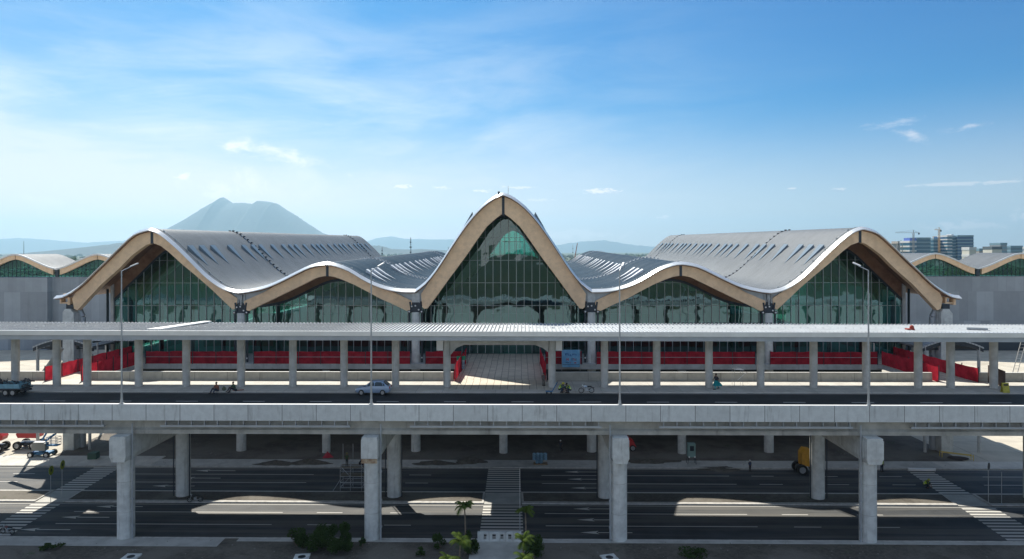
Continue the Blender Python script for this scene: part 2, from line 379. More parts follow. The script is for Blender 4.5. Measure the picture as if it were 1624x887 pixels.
M['glass_far'] = glassmat('far_green_glass', (0.20, 0.80, 0.62), 0.10)
M['skylight'] = mat('skylight_glass', (0.13, 0.175, 0.21), 0.35, metal=0.05)
M['skylight_w'] = mat('skylight_metal', (0.62, 0.65, 0.68), 0.5, metal=0.1)
def haze_mat():
    m = bpy.data.materials.new('haze'); m.use_nodes = True; t = NT(m.node_tree)
    v = t.new('ShaderNodeVolumePrincipled'); v.inputs['Density'].default_value = 0.00008
    v.inputs['Color'].default_value = (0.50, 0.80, 1.0, 1); v.inputs['Anisotropy'].default_value = 0.4
    o = t.new('ShaderNodeOutputMaterial'); t.l.new(v.outputs[0], o.inputs['Volume']); return m

XC = -2.85          # the axis of the building
UP = 13.5           # level of the upper road and the forecourt
def gx(px, py, z=0.0):
    d = F * (HC - z) / (py - 398 - (px - 812) * 2 / 1624); xr = (px - 812) / F * d
    return Vector((xr * math.cos(TH) + d * math.sin(TH), -xr * math.sin(TH) + d * math.cos(TH), z))

# ================================================================== SETTING
struct('ground', MB().box(-30000, 30000, -9000, 32000, -0.4, -0.02), M['plain'])
struct('ground', MB().box(-420, 420, 96.2, 330, -0.016, -0.004), M['apron'])
struct('ground', MB().box(-70, 64, 99.4, 240, -0.003, 0.004), M['dirt_pale'])
struct('ground', MB().box(-320, 320, 20, 72.0, -0.019, 0.10), M['dirt'])
for x0, x1 in ((-320, -31.5), (-30.5, -8), (1.2, 320)):
    struct('path', MB().box(x0, x1, 69.9, 71.95, 0.101, 0.112), M['path']) if x1 < -20 or x0 > 20 else None
struct('path', MB().box(-30.0, 320, 71.2, 71.98, 0.102, 0.114), M['path'])
struct('ground', MB().box(-200, 210, -165, -40, -0.016, -0.004), M['path'])
struct('road', MB().box(-400, 400, -262, -245, -0.012, 0.0), M['asphalt'])
struct('path', MB().box(-5.3, 0.6, 20, 72.0, 0.116, 0.124), M['path'])
# roads (lower level)
struct('road', MB().box(-320, 320, 72.0, 82.2, -0.015, 0.0), M['asphalt'])
struct('road', MB().box(-320, 320, 86.2, 95.9, -0.015, 0.0), M['asphalt'])
# crossing lines in plan: (x at y=72, x at y=96) for left and right edges
def lx(a, b, y): return a + (b - a) * (y - 72.0) / 24.0
CL = ((gx(-42, 850).x, gx(144, 742).x), (gx(10, 850).x, gx(185, 742).x))
CR = ((gx(1600, 861).x, gx(1440, 748).x), (gx(1668, 861).x, gx(1477, 748).x))
CC = ((-4.6, -4.75), (0.15, -0.35))
def med_poly(a, b, y0=82.3, y1=86.1):
    """median between two crossings; a and b give x at y0, y1"""
    return [(a[0], y0), (b[0], y0), (b[1], y1), (a[1], y1)]
def xr_at(c, y): return lx(c[0], c[1], y)
segs = [((-320, -320), (xr_at(CL[0], 82.3), xr_at(CL[0], 86.1))),
        ((xr_at(CL[1], 82.3), xr_at(CL[1], 86.1)), (xr_at(CC[0], 82.3), xr_at(CC[0], 86.1))),
        ((xr_at(CC[1], 82.3), xr_at(CC[1], 86.1)), (xr_at(CR[0], 82.3), xr_at(CR[0], 86.1))),
        ((xr_at(CR[1], 82.3), xr_at(CR[1], 86.1)), (320, 320))]
for a, b in segs:
    P = med_poly(a, b)
    struct('median', MB().prism(P, 'z', -0.015, 0.13), M['kerb'])
    struct('median_soil', MB().prism([(P[0][0] + .25, 82.9), (P[1][0] - .25, 82.9), (P[2][0] - .25, 85.8), (P[3][0] + .25, 85.8)], 'z', 0.134, 0.15), M['dirt'])
for c0, c1 in ((CL[0], CL[1]), (CC[0], CC[1]), (CR[0], CR[1])):
    struct('path', MB().prism([(xr_at(c0, 82.3) + .05, 82.25), (xr_at(c1, 82.3) - .05, 82.25), (xr_at(c1, 86.1) - .05, 86.15), (xr_at(c0, 86.1) + .05, 86.15)], 'z', -0.012, 0.02), M['path'])
struct('kerb', MB().box(-320, 320, 71.95, 72.15, -0.015, 0.13), M['kerb'])
struct('kerb', MB().box(-320, 320, 95.9, 96.2, -0.015, 0.14), M['kerb'])
struct('path', MB().box(-320, -53, 96.2, 100.8, -0.003, 0.10), M['sidewalk'])
struct('path', MB().box(-53, 59, 96.2, 99.4, -0.003, 0.09), M['path'])
struct('path', MB().box(59, 320, 96.2, 99.4, -0.003, 0.09), M['sidewalk'])
mk = MB()
for c0, c1 in ((CL[0], CL[1]), (CC[0], CC[1]), (CR[0], CR[1])):
    for ya, yb in ((72.6, 81.9), (86.6, 95.6)):
        n = int((yb - ya) / 0.86)
        for i in range(n + 1):
            y = ya + i * 0.86
            mk.prism([(lx(*c0, y), y), (lx(*c1, y), y), (lx(*c1, y + .45), y + .45), (lx(*c0, y + .45), y + .45)], 'z', 0.0035, 0.006)
def line(x0, x1, y, wd=0.15): mk.box(x0, x1, y - wd / 2, y + wd / 2, 0.0035, 0.006)
for y in (79.4, 75.85):
    line(lx(*CL[1], y) + 3, -28, y); line(0.6 + 2, 26, y)
    x = -24
    while x < -8: line(x, x + 3, y); x += 8.6
    x = 30
    while x < 47: line(x, x + 3, y); x += 8.6
    x = 58
    while x < 200: line(x, x + 3, y); x += 8.6
    x = -72
    while x > -200: line(x - 3, x, y); x -= 8.6
for y in (92.9, 89.65):
    line(lx(*CL[1], y) + 2.5, -28.5, y); line(2.6, 28, y)
    x = -24
    while x < -8: line(x, x + 3, y); x += 8.6
    x = 31
    while x < 50: line(x, x + 3, y); x += 8.6
    line(62 if y > 90 else 60, 90, y)
    x = -67
    while x > -200: line(x - 3, x, y); x -= 8.6
line(-200, 200, 81.85, .12); line(-200, 200, 86.5, .12); line(-200, 200, 95.65, .12)
def arrow(x, y, L=5.6):
    mk.box(x + 1.9, x + L, y - .09, y + .09, 0.0037, 0.0062)
    mk.prism([(x, y), (x + 2.0, y - .42), (x + 1.7, y), (x + 2.0, y + .42)], 'z', 0.0037, 0.0062)
for y, x in ((81.0, -51), (77.7, -53.0), (74.2, -55.2)): arrow(x, y)
for y, x in ((80.9, 6.0), (77.6, 6.2), (74.1, 6.3)): arrow(x, y)
for y, x in ((94.4, 5.8), (91.4, 6.0), (88.0, 6.2)): arrow(x, y)
for y, x in ((94.4, -45.5), (91.3, -46.2), (88.2, -48.2)): arrow(x, y)
struct('road_marking', mk, M['paint'])

# ---- mountains and hills, far fading to blue
def hills(name, pts, D, wd, matl, nx=120, ny=26, jag=0.012, seed=1):
    rnd = random.Random(seed); vs = []; fs = []
    def sil(px):
        for (a, ya), (b, yb) in zip(pts, pts[1:]):
            if a <= px <= b: return ya + (yb - ya) * (px - a) / (b - a)
        return 398
    p0, p1 = pts[0][0], pts[-1][0]
    jit = [rnd.uniform(-.55, .55) for _ in range(nx + 1)]
    ph = [(rnd.uniform(0, 6), rnd.uniform(6, 26)) for _ in range(6)]
    for j in range(ny + 1):
        v = j / ny * 2 - 1
        for i in range(nx + 1):
            px = p0 + (p1 - p0) * i / nx; u = (px - 812) / F
            X = u * D * math.cos(TH) + D * math.sin(TH)
            h = (398 - sil(px) + (jit[i] if sil(px) < 392 else 0)) / F * D + (HC if sil(px) < 397.5 else 0)
            k = math.exp(-(v * 1.75) ** 2) if j not in (0, ny) else 0
            rid = 1 + jag * sum(math.sin(a + b * (i / nx) * 2.2 + v * (3 + q)) for q, (a, b) in enumerate(ph)) * min(1, abs(v) * 4)
            vs.append((X, D + v * wd, h * k * rid - 2))
    for j in range(ny):
        for i in range(nx):
            a = j * (nx + 1) + i; fs.append((a, a + 1, a + nx + 2, a + nx + 1))
    return struct(name, MB().add(vs, fs), matl, smooth=True)
M['forest'] = mat('mountain_forest', (0.02, 0.032, 0.035), 0.95, var=0.3, scale=0.004, col2=(0.035, 0.045, 0.045))
hills('mountain', [(180, 398), (235, 383), (272, 363), (300, 345), (330, 325), (345, 317), (352, 311.5), (358, 315), (366, 321), (380, 320), (395, 321.5), (404, 322), (409, 317), (420, 318), (436, 321), (450, 330), (466, 340), (480, 350), (505, 367), (530, 376), (570, 386), (640, 398)], 9500, 1500, M['forest'], nx=230, seed=3)
hills('hills', [(60, 398), (110, 393), (130, 391), (160, 388), (185, 384), (230, 382), (300, 388), (380, 398)], 6000, 700, M['forest'], seed=5)
hills('hills', [(-120, 398), (-40, 380), (20, 376), (60, 378), (130, 384), (200, 380), (260, 390), (330, 398)], 15500, 1500, M['forest'], seed=6)
hills('hills', [(540, 398), (572, 388), (600, 389), (620, 394), (650, 395), (668, 394), (700, 396), (740, 398)], 6500, 700, M['forest'], seed=8)
hills('hills', [(520, 398), (570, 386), (600, 376), (618, 374), (640, 378), (700, 379), (800, 381), (870, 390), (930, 382), (960, 381), (1000, 388), (1060, 393), (1180, 398)], 17000, 1500, M['forest'], seed=9)
# ================================================================== TERMINAL
S = 104.0 / F
def prof(pts):
    """pixel offsets from the building axis -> metres, smoothed"""
    P = [(d * S, HC - (y - 398) * S) for d, y in pts]
    out = []
    for i in range(len(P) - 1):
        p0 = P[max(i - 1, 0)]; p1 = P[i]; p2 = P[i + 1]; p3 = P[min(i + 2, len(P) - 1)]
        m1 = (p2[1] - p0[1]) / (p2[0] - p0[0]); m2 = (p3[1] - p1[1]) / (p3[0] - p1[0])
        if i == 0: m1 = (p2[1] - p1[1]) / (p2[0] - p1[0])
        if i == len(P) - 2: m2 = (p2[1] - p1[1]) / (p2[0] - p1[0])
        h = p2[0] - p1[0]; n = max(2, int(h / 0.7))
        for k in range(n):
            t = k / n
            out.append((p1[0] + t * h, (2*t**3-3*t*t+1)*p1[1] + (t**3-2*t*t+t)*h*m1 + (-2*t**3+3*t*t)*p2[1] + (t**3-t*t)*h*m2))
    out.append(P[-1]); return out
def interp(curve, x):
    for (a, za), (b, zb) in zip(curve, curve[1:]):
        if a <= x <= b: return za + (zb - za) * (x - a) / (b - a + 1e-9)
    return curve[0][1] if x < curve[0][0] else curve[-1][1]
V1, V2 = 139.7, 419.3       # valleys in px from the axis
C0 = prof([(0, 306.4), (13, 311.5), (33, 326), (56, 351.5), (80, 386), (105.5, 425), (123, 446.5), (V1, 459.6)])
C1 = prof([(V1, 459.6), (162, 459), (184, 455.4), (205, 448.3), (225, 438), (245, 426), (265, 418.6), (280.5, 416.2), (306, 420.5), (327, 430), (347, 440), (367, 449.3), (382, 454.4), (405, 459.4), (V2, 461)])
C2 = prof([(V2, 461), (428, 459.8), (444, 455), (462, 444), (478, 430.5), (501, 407.5), (523, 386.5), (546, 368), (559, 362.3), (566, 361.6), (588, 369), (606, 384.5), (622, 400), (637, 414.5), (653, 429.5), (669, 445.5), (685, 458), (702, 467.6), (716, 469.8)])
ARCH = []  # sections left to right: (name, curve in x')
mir = lambda c: [(-x, z) for x, z in reversed(c)]
YF, YB = 103.7, 235.0
def rise(y): return 0.0142 * (y - YF)
CX = mir(C2)[:-1] + mir(C1)[:-1] + mir(C0)[:-1] + C0[:-1] + C1[:-1] + C2
def zf(xp): return interp(CX, xp)

term = thing('terminal_building', 'long airport terminal hall under five timber waves with curved metal roofs and green glass front', 'terminal', (XC, 105, UP))
def sect(a, b):
    pts = [p for p in CX if a + .01 < p[0] < b - .01]
    return [(a, zf(a))] + pts + [(b, zf(b))]
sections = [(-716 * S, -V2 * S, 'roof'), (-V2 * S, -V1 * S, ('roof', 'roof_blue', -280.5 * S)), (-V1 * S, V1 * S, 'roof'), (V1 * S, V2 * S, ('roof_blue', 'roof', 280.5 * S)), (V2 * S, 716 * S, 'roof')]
roofs = []
for a, b, mm in sections:
    pts = sect(a, b); ys = [YF + (YB - YF) * i / 12 for i in range(13)]
    def sheet(lo, hi, y0=YF):
        mb = MB(); n = len(pts); vs = []
        Y = [y0] + ys[1:]
        for y in Y:
            for off in (hi, lo): vs += [(XC + x, y, z + rise(y) + off) for x, z in pts]
        fs = []
        for j in range(len(Y) - 1):
            o = j * 2 * n; q = o + 2 * n
            for i in range(n - 1):
                fs.append((o + i, o + i + 1, q + i + 1, q + i)); fs.append((o + n + i, q + n + i, q + n + i + 1, o + n + i + 1))
            fs.append((o, q, q + n, o + n)); fs.append((o + n - 1, o + 2 * n - 1, q + 2 * n - 1, q + n - 1))
        for o in (0, (len(Y) - 1) * 2 * n):
            for i in range(n - 1): fs.append((o + i, o + n + i, o + n + i + 1, o + i + 1))
        return mb.add(vs, fs)
    # the inner half of each low wave is coloured darker and bluer
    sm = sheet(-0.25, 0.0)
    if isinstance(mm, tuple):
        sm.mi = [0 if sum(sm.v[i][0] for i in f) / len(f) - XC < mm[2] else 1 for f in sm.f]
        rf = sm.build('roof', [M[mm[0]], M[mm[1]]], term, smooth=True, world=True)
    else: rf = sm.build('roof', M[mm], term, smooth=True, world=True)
    roofs.append((a, b, rf))
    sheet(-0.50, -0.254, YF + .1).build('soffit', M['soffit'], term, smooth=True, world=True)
    # rolled metal edge: leans back so that its face looks at the sky
    lp = MB(); n = len(pts); rows = ((YF + .32, .02), (YF + .28, .15), (YF - .42, -.24), (YF - .42, -.36), (YF - .004, -.36))
    lp.add([(XC + x, y, z + dz) for y, dz in rows for x, z in pts], [(j * n + i, (j + 1) * n + i, (j + 1) * n + i + 1, j * n + i + 1) for j in range(4) for i in range(n - 1)])
    lp.build('roof_edge', M['lip'], term, smooth=True, world=True)
# skylights: dormers in a row down each visible slope
hx = [320, 400, 480, 600, 700, 765, 820, 905, 980, 1030, 1070, 1130, 1190, 1225, 1255, 1305, 1350, 1385, 1410, 1450, 1490, 1515, 1540, 1570]
YS = []
for x in hx:
    px = 250 + x / 4.64; YS.append(50.3 * F / (828 - px))
def skylight(rf, xh, xt, y, matl, wd=1.0, ht=0.5):
    """tapering dormer: wide head at x'=xh, point at x'=xt"""
    def P(x, yy, up): return (XC + x, yy, zf(x) + rise(yy) + up)
    xm = (xh + xt) / 2
    vs = [P(xh, y - wd, .02), P(xh, y + wd, .02), P(xh, y + wd * .9, ht), P(xh, y - wd * .9, ht), P(xt, y + wd * .2, .03), P(xm, y - wd * .45, ht * .55 + .0), P(xm, y + wd * .6, ht * .55), P(xm, y - wd * .5, .02), P(xm, y + wd * .65, .02)]
    fs = [(0, 3, 2, 1), (3, 5, 6, 2), (5, 4, 6), (0, 7, 5, 3), (7, 4, 5), (1, 2, 6, 8), (8, 6, 4)]
    o = MB().add(vs, fs)
    o.build('skylight', matl, rf, world=True)
for i, y in enumerate(YS):
    y = min(y, 231)
    for sgn in (-1, 1):
        rfo = roofs[0][2] if sgn < 0 else roofs[4][2]
        skylight(rfo, sgn * (53.9 - 4.4), sgn * (53.9 - 7.2), y, M['skylight'])
for i, y in enumerate(YS):
    if i in (3, 9, 14, 20): continue
    for sgn in (-1, 1):
        rfo = roofs[1][2] if sgn < 0 else roofs[3][2]
        skylight(rfo, sgn * (26.9 - 4.7), sgn * (26.9 - 8.0), min(y + 3, 231), M['skylight_w'], wd=.85, ht=.5)
for y in (107, 113, 119):
    for sgn in (-1, 1): skylight(roofs[2][2], sgn * 4.9, sgn * 7.4, y, M['skylight'], ht=1.0)
# expansion joints: rows of small upstands over the roof
for a, b, rf in roofs:
    for yj in (133, 219):
        mb = MB(); x = a + .5
        mb.strip([(XC + q, z + rise(yj) + .05) for q, z in sect(a + .4, b - .4)], [(XC + q, z + rise(yj) - .1) for q, z in sect(a + .4, b - .4)], yj - .24, yj + .24)
        while x < b - .4:
            z = zf(x) + rise(yj); mb.box(XC + x, XC + x + .32, yj - .2, yj + .2, z + .03, z + .26); x += .72
        mb.build('expansion_joint', M['dark_steel'] if min(abs(a), abs(b)) > 30 or a < 0 < b else M['skylight_w'], rf, world=True)
    mb = MB()
    mb.strip([(XC + q, z + rise(105.2) + .11) for q, z in sect(a + .4, b - .4)], [(XC + q, z + rise(105.2) + .05) for q, z in sect(a + .4, b - .4)], 105.17, 105.23)
    for x in [a + (b - a) * k / 16 for k in range(1, 16)]:
        for yy in (105.2,):
            z = zf(x) + rise(yy); mb.box(XC + x - .1, XC + x + .1, yy - .1, yy + .1, z - .1, z + .22)
    mb.build('roof_anchor', M['steel'], rf, world=True)

# glulam half-arches
def beam_poly(pk, sgn, topseg, botpts, endpts):
    pass
def halfbeam(peak, a, b, bot, end, top):
    """polygon in (x',z): follows the roof curve from the peak px to `a`, then the points of top, end, bottom"""
    lo, hi = min(peak, a) * S, max(peak, a) * S
    ps = [(x, z - .32) for x, z in CX if lo <= x <= hi]
    ps = [(peak * S, zf(peak * S) - .32)] + (ps if a > peak else ps[::-1])
    cv = lambda l: [(d * S, HC - (y - 398) * S) for d, y in l]
    return ps + cv(top) + cv(end) + cv(bot)
B = []
B.append(halfbeam(1.5, 100, 0, [(121, 489), (110, 474.6), (86, 441.5), (61, 408), (41, 379), (26, 358.6), (12, 346), (1.5, 338.5)], [(131, 466), (129, 487), (126, 489.5)], []))
B.append(halfbeam(279, 205, 0, [(154, 493), (172, 484), (197, 473), (217, 462), (237, 451.5), (257, 443), (268, 439), (279, 437.2)], [(146, 477), (145.5, 482), (149, 492)], [(170, 466), (194, 453.5)]))
B.append(halfbeam(282, 352, 0, [(406, 493), (390, 484.8), (368, 474.7), (341, 461.5), (316, 449.3), (298, 440.3), (288, 437.8), (282, 437.2)], [(414, 477), (413.5, 482), (410, 492)], [(391, 468), (366, 456)]))
B.append(halfbeam(560.5, 455, 0, [(432, 491), (446, 478), (468, 457), (491, 437), (514, 418), (535, 399), (548, 389), (560.5, 384.5)], [(425, 473), (427, 488)], [(440, 463)]))
B.append(halfbeam(563.5, 685, 0, [(683, 492), (667, 475), (645, 451.5), (613, 423), (596, 405.5), (581, 394), (572, 388), (563.5, 384.5)], [(691, 474), (688, 489.5)], []))
for yy, dep in ((104.05, 1.1), (122, .9), (145, .9), (168, .9), (191, .9), (214, .9)):
    for q in B:
        for sgn in (-1, 1):
            r_ = rise(yy)
            MB().prism([(XC + sgn * x, z + r_) for x, z in q], 'y', yy, yy + dep).build('timber_arch', M['wood'], term, world=True)
for d, y0, y1 in ((0, 311, 341), (280.5, 420, 438), (562, 366, 385.5)):
    for sgn in ((1,) if d == 0 else (-1, 1)):
        MB().box(XC + sgn * d * S - .2, XC + sgn * d * S + .2, 104.00, 105.10, HC - (y1 - 398) * S, HC - (y0 - 398) * S).build('ridge_joint', M['dark_steel'], term, world=True)
# valley panels, steel shoes and columns
for v in (-V2, -V1, V1, V2):
    x = v * S; zv = zf(x)
    P = [(XC + x + t * 0.6, zf(x + t * 0.6) - .34) for t in range(-8, 9)]
    P += [(XC + x + 2.2, zv - 1.15), (XC + x + .9, zv - 1.75), (XC + x - .9, zv - 1.75), (XC + x - 2.2, zv - 1.15)]
    MB().prism(P, 'y', 104.40, 104.80).build('valley_panel', M['fascia'], term, world=True)
    big = abs(v) == V1
    m_ = MB()
    if big: m_.box(XC + x - .62, XC + x + .62, 104.20, 105.00, zv - 2.0, zv - .42)
    else:
        m_.box(XC + x - .65, XC + x - .4, 104.20, 105.00, zv - 1.9, zv - .42); m_.box(XC + x + .35, XC + x + .6, 104.20, 105.00, zv - 1.9, zv - .42)
        m_.box(XC + x - .3, XC + x + .2, 104.00, 104.50, zv - 1.3, zv - .6); m_.tube((XC + x, 104.10, zv - 2.2), (XC + x, 104.10, zv - 1.3), .12)
    m_.build('bearing_box', M['steel'] if big else M['slab_edge'], term, world=True)
    m_ = MB().prism([(XC + x - .55, zv - 1.9), (XC + x + .55, zv - 1.9), (XC + x + 1.05, zv - 3.5), (XC + x - 1.05, zv - 3.5)], 'y', 104.15, 105.20)
    for sx_ in (-1, 1):
        m_.tube((XC + x + sx_ * .62, 104.05, zv - 3.3), (XC + x + sx_ * .85, 104.05, zv - 1.8), .14)
        m_.tube((XC + x + sx_ * .95, 104.20, zv - 3.5), (XC + x + sx_ * .95, 104.20, UP - 1), .16)
        m_.box(XC + x + sx_ * .95 - .2, XC + x + sx_ * .95 + .2, 103.90, 104.40, zv - 3.5, zv - 3.1)
    m_.build('steel_shoe', M['dark_steel'], term, world=True)
    m_ = MB()
    for sx_, zz in ((-.55, -2.5), (.5, -3.0), (-.95, -3.3), (.95, -3.3), (0, -2.4), (-.95, -6.6), (.95, -6.6), (-1, -10.3), (1, -10.3)):
        m_.ball((XC + x + sx_, 103.85, zv + zz), .13, 8, 5)
    m_.build('node_fitting', M['white'], term, world=True)
    MB().tube((XC + x, 104.2, 0), (XC + x, 104.2, zv - 3.4), .72, .60, n=20).build('column', M['pier'], term, smooth=True, world=True)
for x in (-280.5, 0, 280.5):
    MB().tube((XC + x * S, 103.4, 0), (XC + x * S, 103.4, UP - 1), .62, n=18).build('column', M['pier'], term, smooth=True, world=True)
# end supports
for sgn in (-1, 1):
    x0 = XC + sgn * 66.9
    ze = zf(sgn * 67.3)
    m_ = MB().box(x0 - .85, x0 + .85, 103.90, 106.20, 0, 20.6)
    m_.prism([(x0 - .85, 20.6), (x0 + .85, 20.6), (x0 + .85, 21.0), (x0 + .3, 21.7), (x0 - .5, 21.7), (x0 - .85, 21.2)], 'y', 103.90, 106.20)
    m_.build('end_column', M['pier'], term, world=True)
    a = x0 - sgn * 1.0
    m_ = MB().tube((a, 105.80, 0), (a, 105.80, 20.3), .5, n=14).tube((a, 105.80, 20.3), (a + sgn * .5, 105.80, 21.4), .5, n=14)
    m_.build('end_duct', M['fascia'], term, smooth=True, world=True)
    m_ = MB().box(x0 - .5, x0 + .6, 104.20, 105.30, 21.7, 22.4)
    m_.build('bearing_box', M['dark_steel'], term, world=True)
    xb = XC + sgn * 67.5
    m_ = MB().box(xb - .75, xb - .55, 104.00, 105.10, 22.5, ze - .4).box(xb + .45, xb + .8, 104.00, 105.10, 22.3, ze - .4).box(xb - .4, xb + .2, 104.20, 104.90, 23.3, 24.0)
    m_.box(xb - .7, xb + .4, 104.10, 105.10, 22.5, 22.7)
    m_.build('end_frame', M['wood'], term, world=True)
# curtain walls
YG = 112.3
GE = 65.0
gl_edges = [-GE, -V2 * S, -V1 * S, V1 * S, V2 * S, GE]
HZ = (17.2, 21.55, 25.3, 29.0, 32.7)
for k in range(5):
    a, b = gl_edges[k] + .0, gl_edges[k + 1] - .0
    pts = [(x, z) for x, z in sect(a, b)]
    off = -2.9
    topz = lambda x: zf(x) + rise(YG) + off
    cw = MB().add([(XC + a, YG, UP + .2)] + [(XC + x, YG, topz(x)) for x, z in pts] + [(XC + b, YG, UP + .2)], [tuple(range(len(pts) + 1, -1, -1))]).build('curtain_wall', M['glass'], term, world=True)
    m_ = MB(); n = int(round((b - a) / 1.3))
    for i in range(n + 1):
        x = a + (b - a) * i / n; m_.box(XC + x - .045, XC + x + .045, YG - .16, YG - .01, UP + .2, topz(x))
    for hz in HZ:
        xs = [x for x, z in pts if topz(x) > hz]
        if not xs: continue
        m_.box(XC + xs[0], XC + xs[-1], YG - .13, YG - .015, hz - .035, hz + .035)
    m_.build('mullion', M['mullion'], cw, world=True)
    m_ = MB().strip([(XC + x, topz(x) + .02) for x, z in pts], [(XC + x, topz(x) - .4) for x, z in pts], YG - .2, YG + .25)
    m_.build('head_frame', M['dark_steel'], cw, world=True)
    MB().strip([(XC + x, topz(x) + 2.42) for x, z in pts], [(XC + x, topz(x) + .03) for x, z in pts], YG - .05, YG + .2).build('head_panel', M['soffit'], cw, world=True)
    m_ = MB(); x = a + 2.6
    while x < b - 1:
        m_.box(XC + x - .22, XC + x + .22, YG + .3, YG + .9, UP + .2, min(topz(x) - .3, 22.5)); x += 5.2
    m_.build('wind_post', M['dark_steel'], cw, world=True)
for sgn in (-1, 1):
    x = XC + sgn * GE
    zt = zf(sgn * GE)
    MB().box(x - .25, x + .25, YG - .3, YG + .6, UP, zt - .2).build('corner_post', M['slab_edge'], term, world=True)
    MB().box(x - .05 + sgn * .9, x + .05 + sgn * .9, YG - .3, YG + .3, UP, zt - .3).build('corner_post', M['dark_steel'], term, world=True)
    ys = [YG + .6 + i * (YB - YG - 2) / 20 for i in range(21)]
    cw = MB().add([(x, ys[0], UP + .2), (x, ys[-1], UP + .2), (x, ys[-1], zt + rise(ys[-1]) - .4), (x, ys[0], zt + rise(ys[0]) - .4)], [(0, 1, 2, 3)]).build('curtain_wall', M['glass'], term, world=True)
    m_ = MB()
    for y in ys: m_.box(x - .05, x + .05, y - .05, y + .05, UP, zt + rise(y) - .4)
    m_.build('mullion', M['mullion'], cw, world=True)
# far glass front and the wall beneath it
pts = sect(-GE, GE); yb = 214
def sill(x): return min(zf(x) + rise(yb) - .45, 29.6 - 0.02 * x * x) if abs(x) < 9 else zf(x) + rise(yb) - .45
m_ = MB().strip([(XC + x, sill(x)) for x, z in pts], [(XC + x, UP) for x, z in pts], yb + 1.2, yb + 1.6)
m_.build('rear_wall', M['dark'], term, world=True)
pc = [(x, z) for x, z in pts if abs(x) < 9]
def hd(x): return zf(x) + rise(yb) - 3.9
pt = [(x, z) for x, z in pc if hd(x) > sill(x) + .1]
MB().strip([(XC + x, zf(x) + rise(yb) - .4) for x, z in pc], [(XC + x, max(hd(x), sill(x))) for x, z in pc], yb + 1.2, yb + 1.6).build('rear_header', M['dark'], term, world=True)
cwf = MB().add([(XC + x, yb + 1.4, sill(x) + .02) for x, z in pc if x in [q[0] for q in pt]][::-1] + [(XC + x, yb + 1.4, hd(x)) for x, z in pt], [tuple(range(2 * len(pt)))]).build('rear_glazing', M['glass_far'], term, world=True)
m_ = MB()
for i in range(80):
    x = -GE + i * 1.6; zt = zf(x) + rise(yb) - .5
    if abs(x) < 8 and hd(x) > sill(x) + .2: m_.box(XC + x - .09, XC + x + .09, yb + 1.0, yb + 1.18, sill(x), hd(x))
m_.box(XC - 3.2, XC + 3.2, yb + 1.0, yb + 1.18, 33.4, 33.6)
m_.build('mullion', M['dark_steel'], cwf, world=True)
# slab
MB().box(XC - 67, XC + 67, 102.6, 238, UP - .75, UP + .02).build('floor_slab', M['slab_edge'], term, world=True)
MB().box(XC - 64.8, XC + 64.8, YG + .1, 236, UP + .022, UP + .05).build('hall_floor', M['floor'], term, world=True)
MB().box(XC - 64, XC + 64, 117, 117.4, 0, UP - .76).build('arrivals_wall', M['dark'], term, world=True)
# interior things that give the hall depth
m_ = MB()
for i in range(9):
    x = XC - 52 + i * 13; m_.box(x - 4, x + 4, 150, 152, UP + .06, UP + 3.2)
m_.build('check_in_desk', M['white'], term, world=True)
# slim aerial on the ridge
MB().tube((XC + .6, 112, 38.9), (XC + .6, 112, 41.2), .05, .03).build('aerial', M['steel'], term, world=True)
MB().box(XC - .7, XC - .4, 100.5, 100.9, 38.8, 39.3).build('aerial_box', M['dark_steel'], term, world=True)

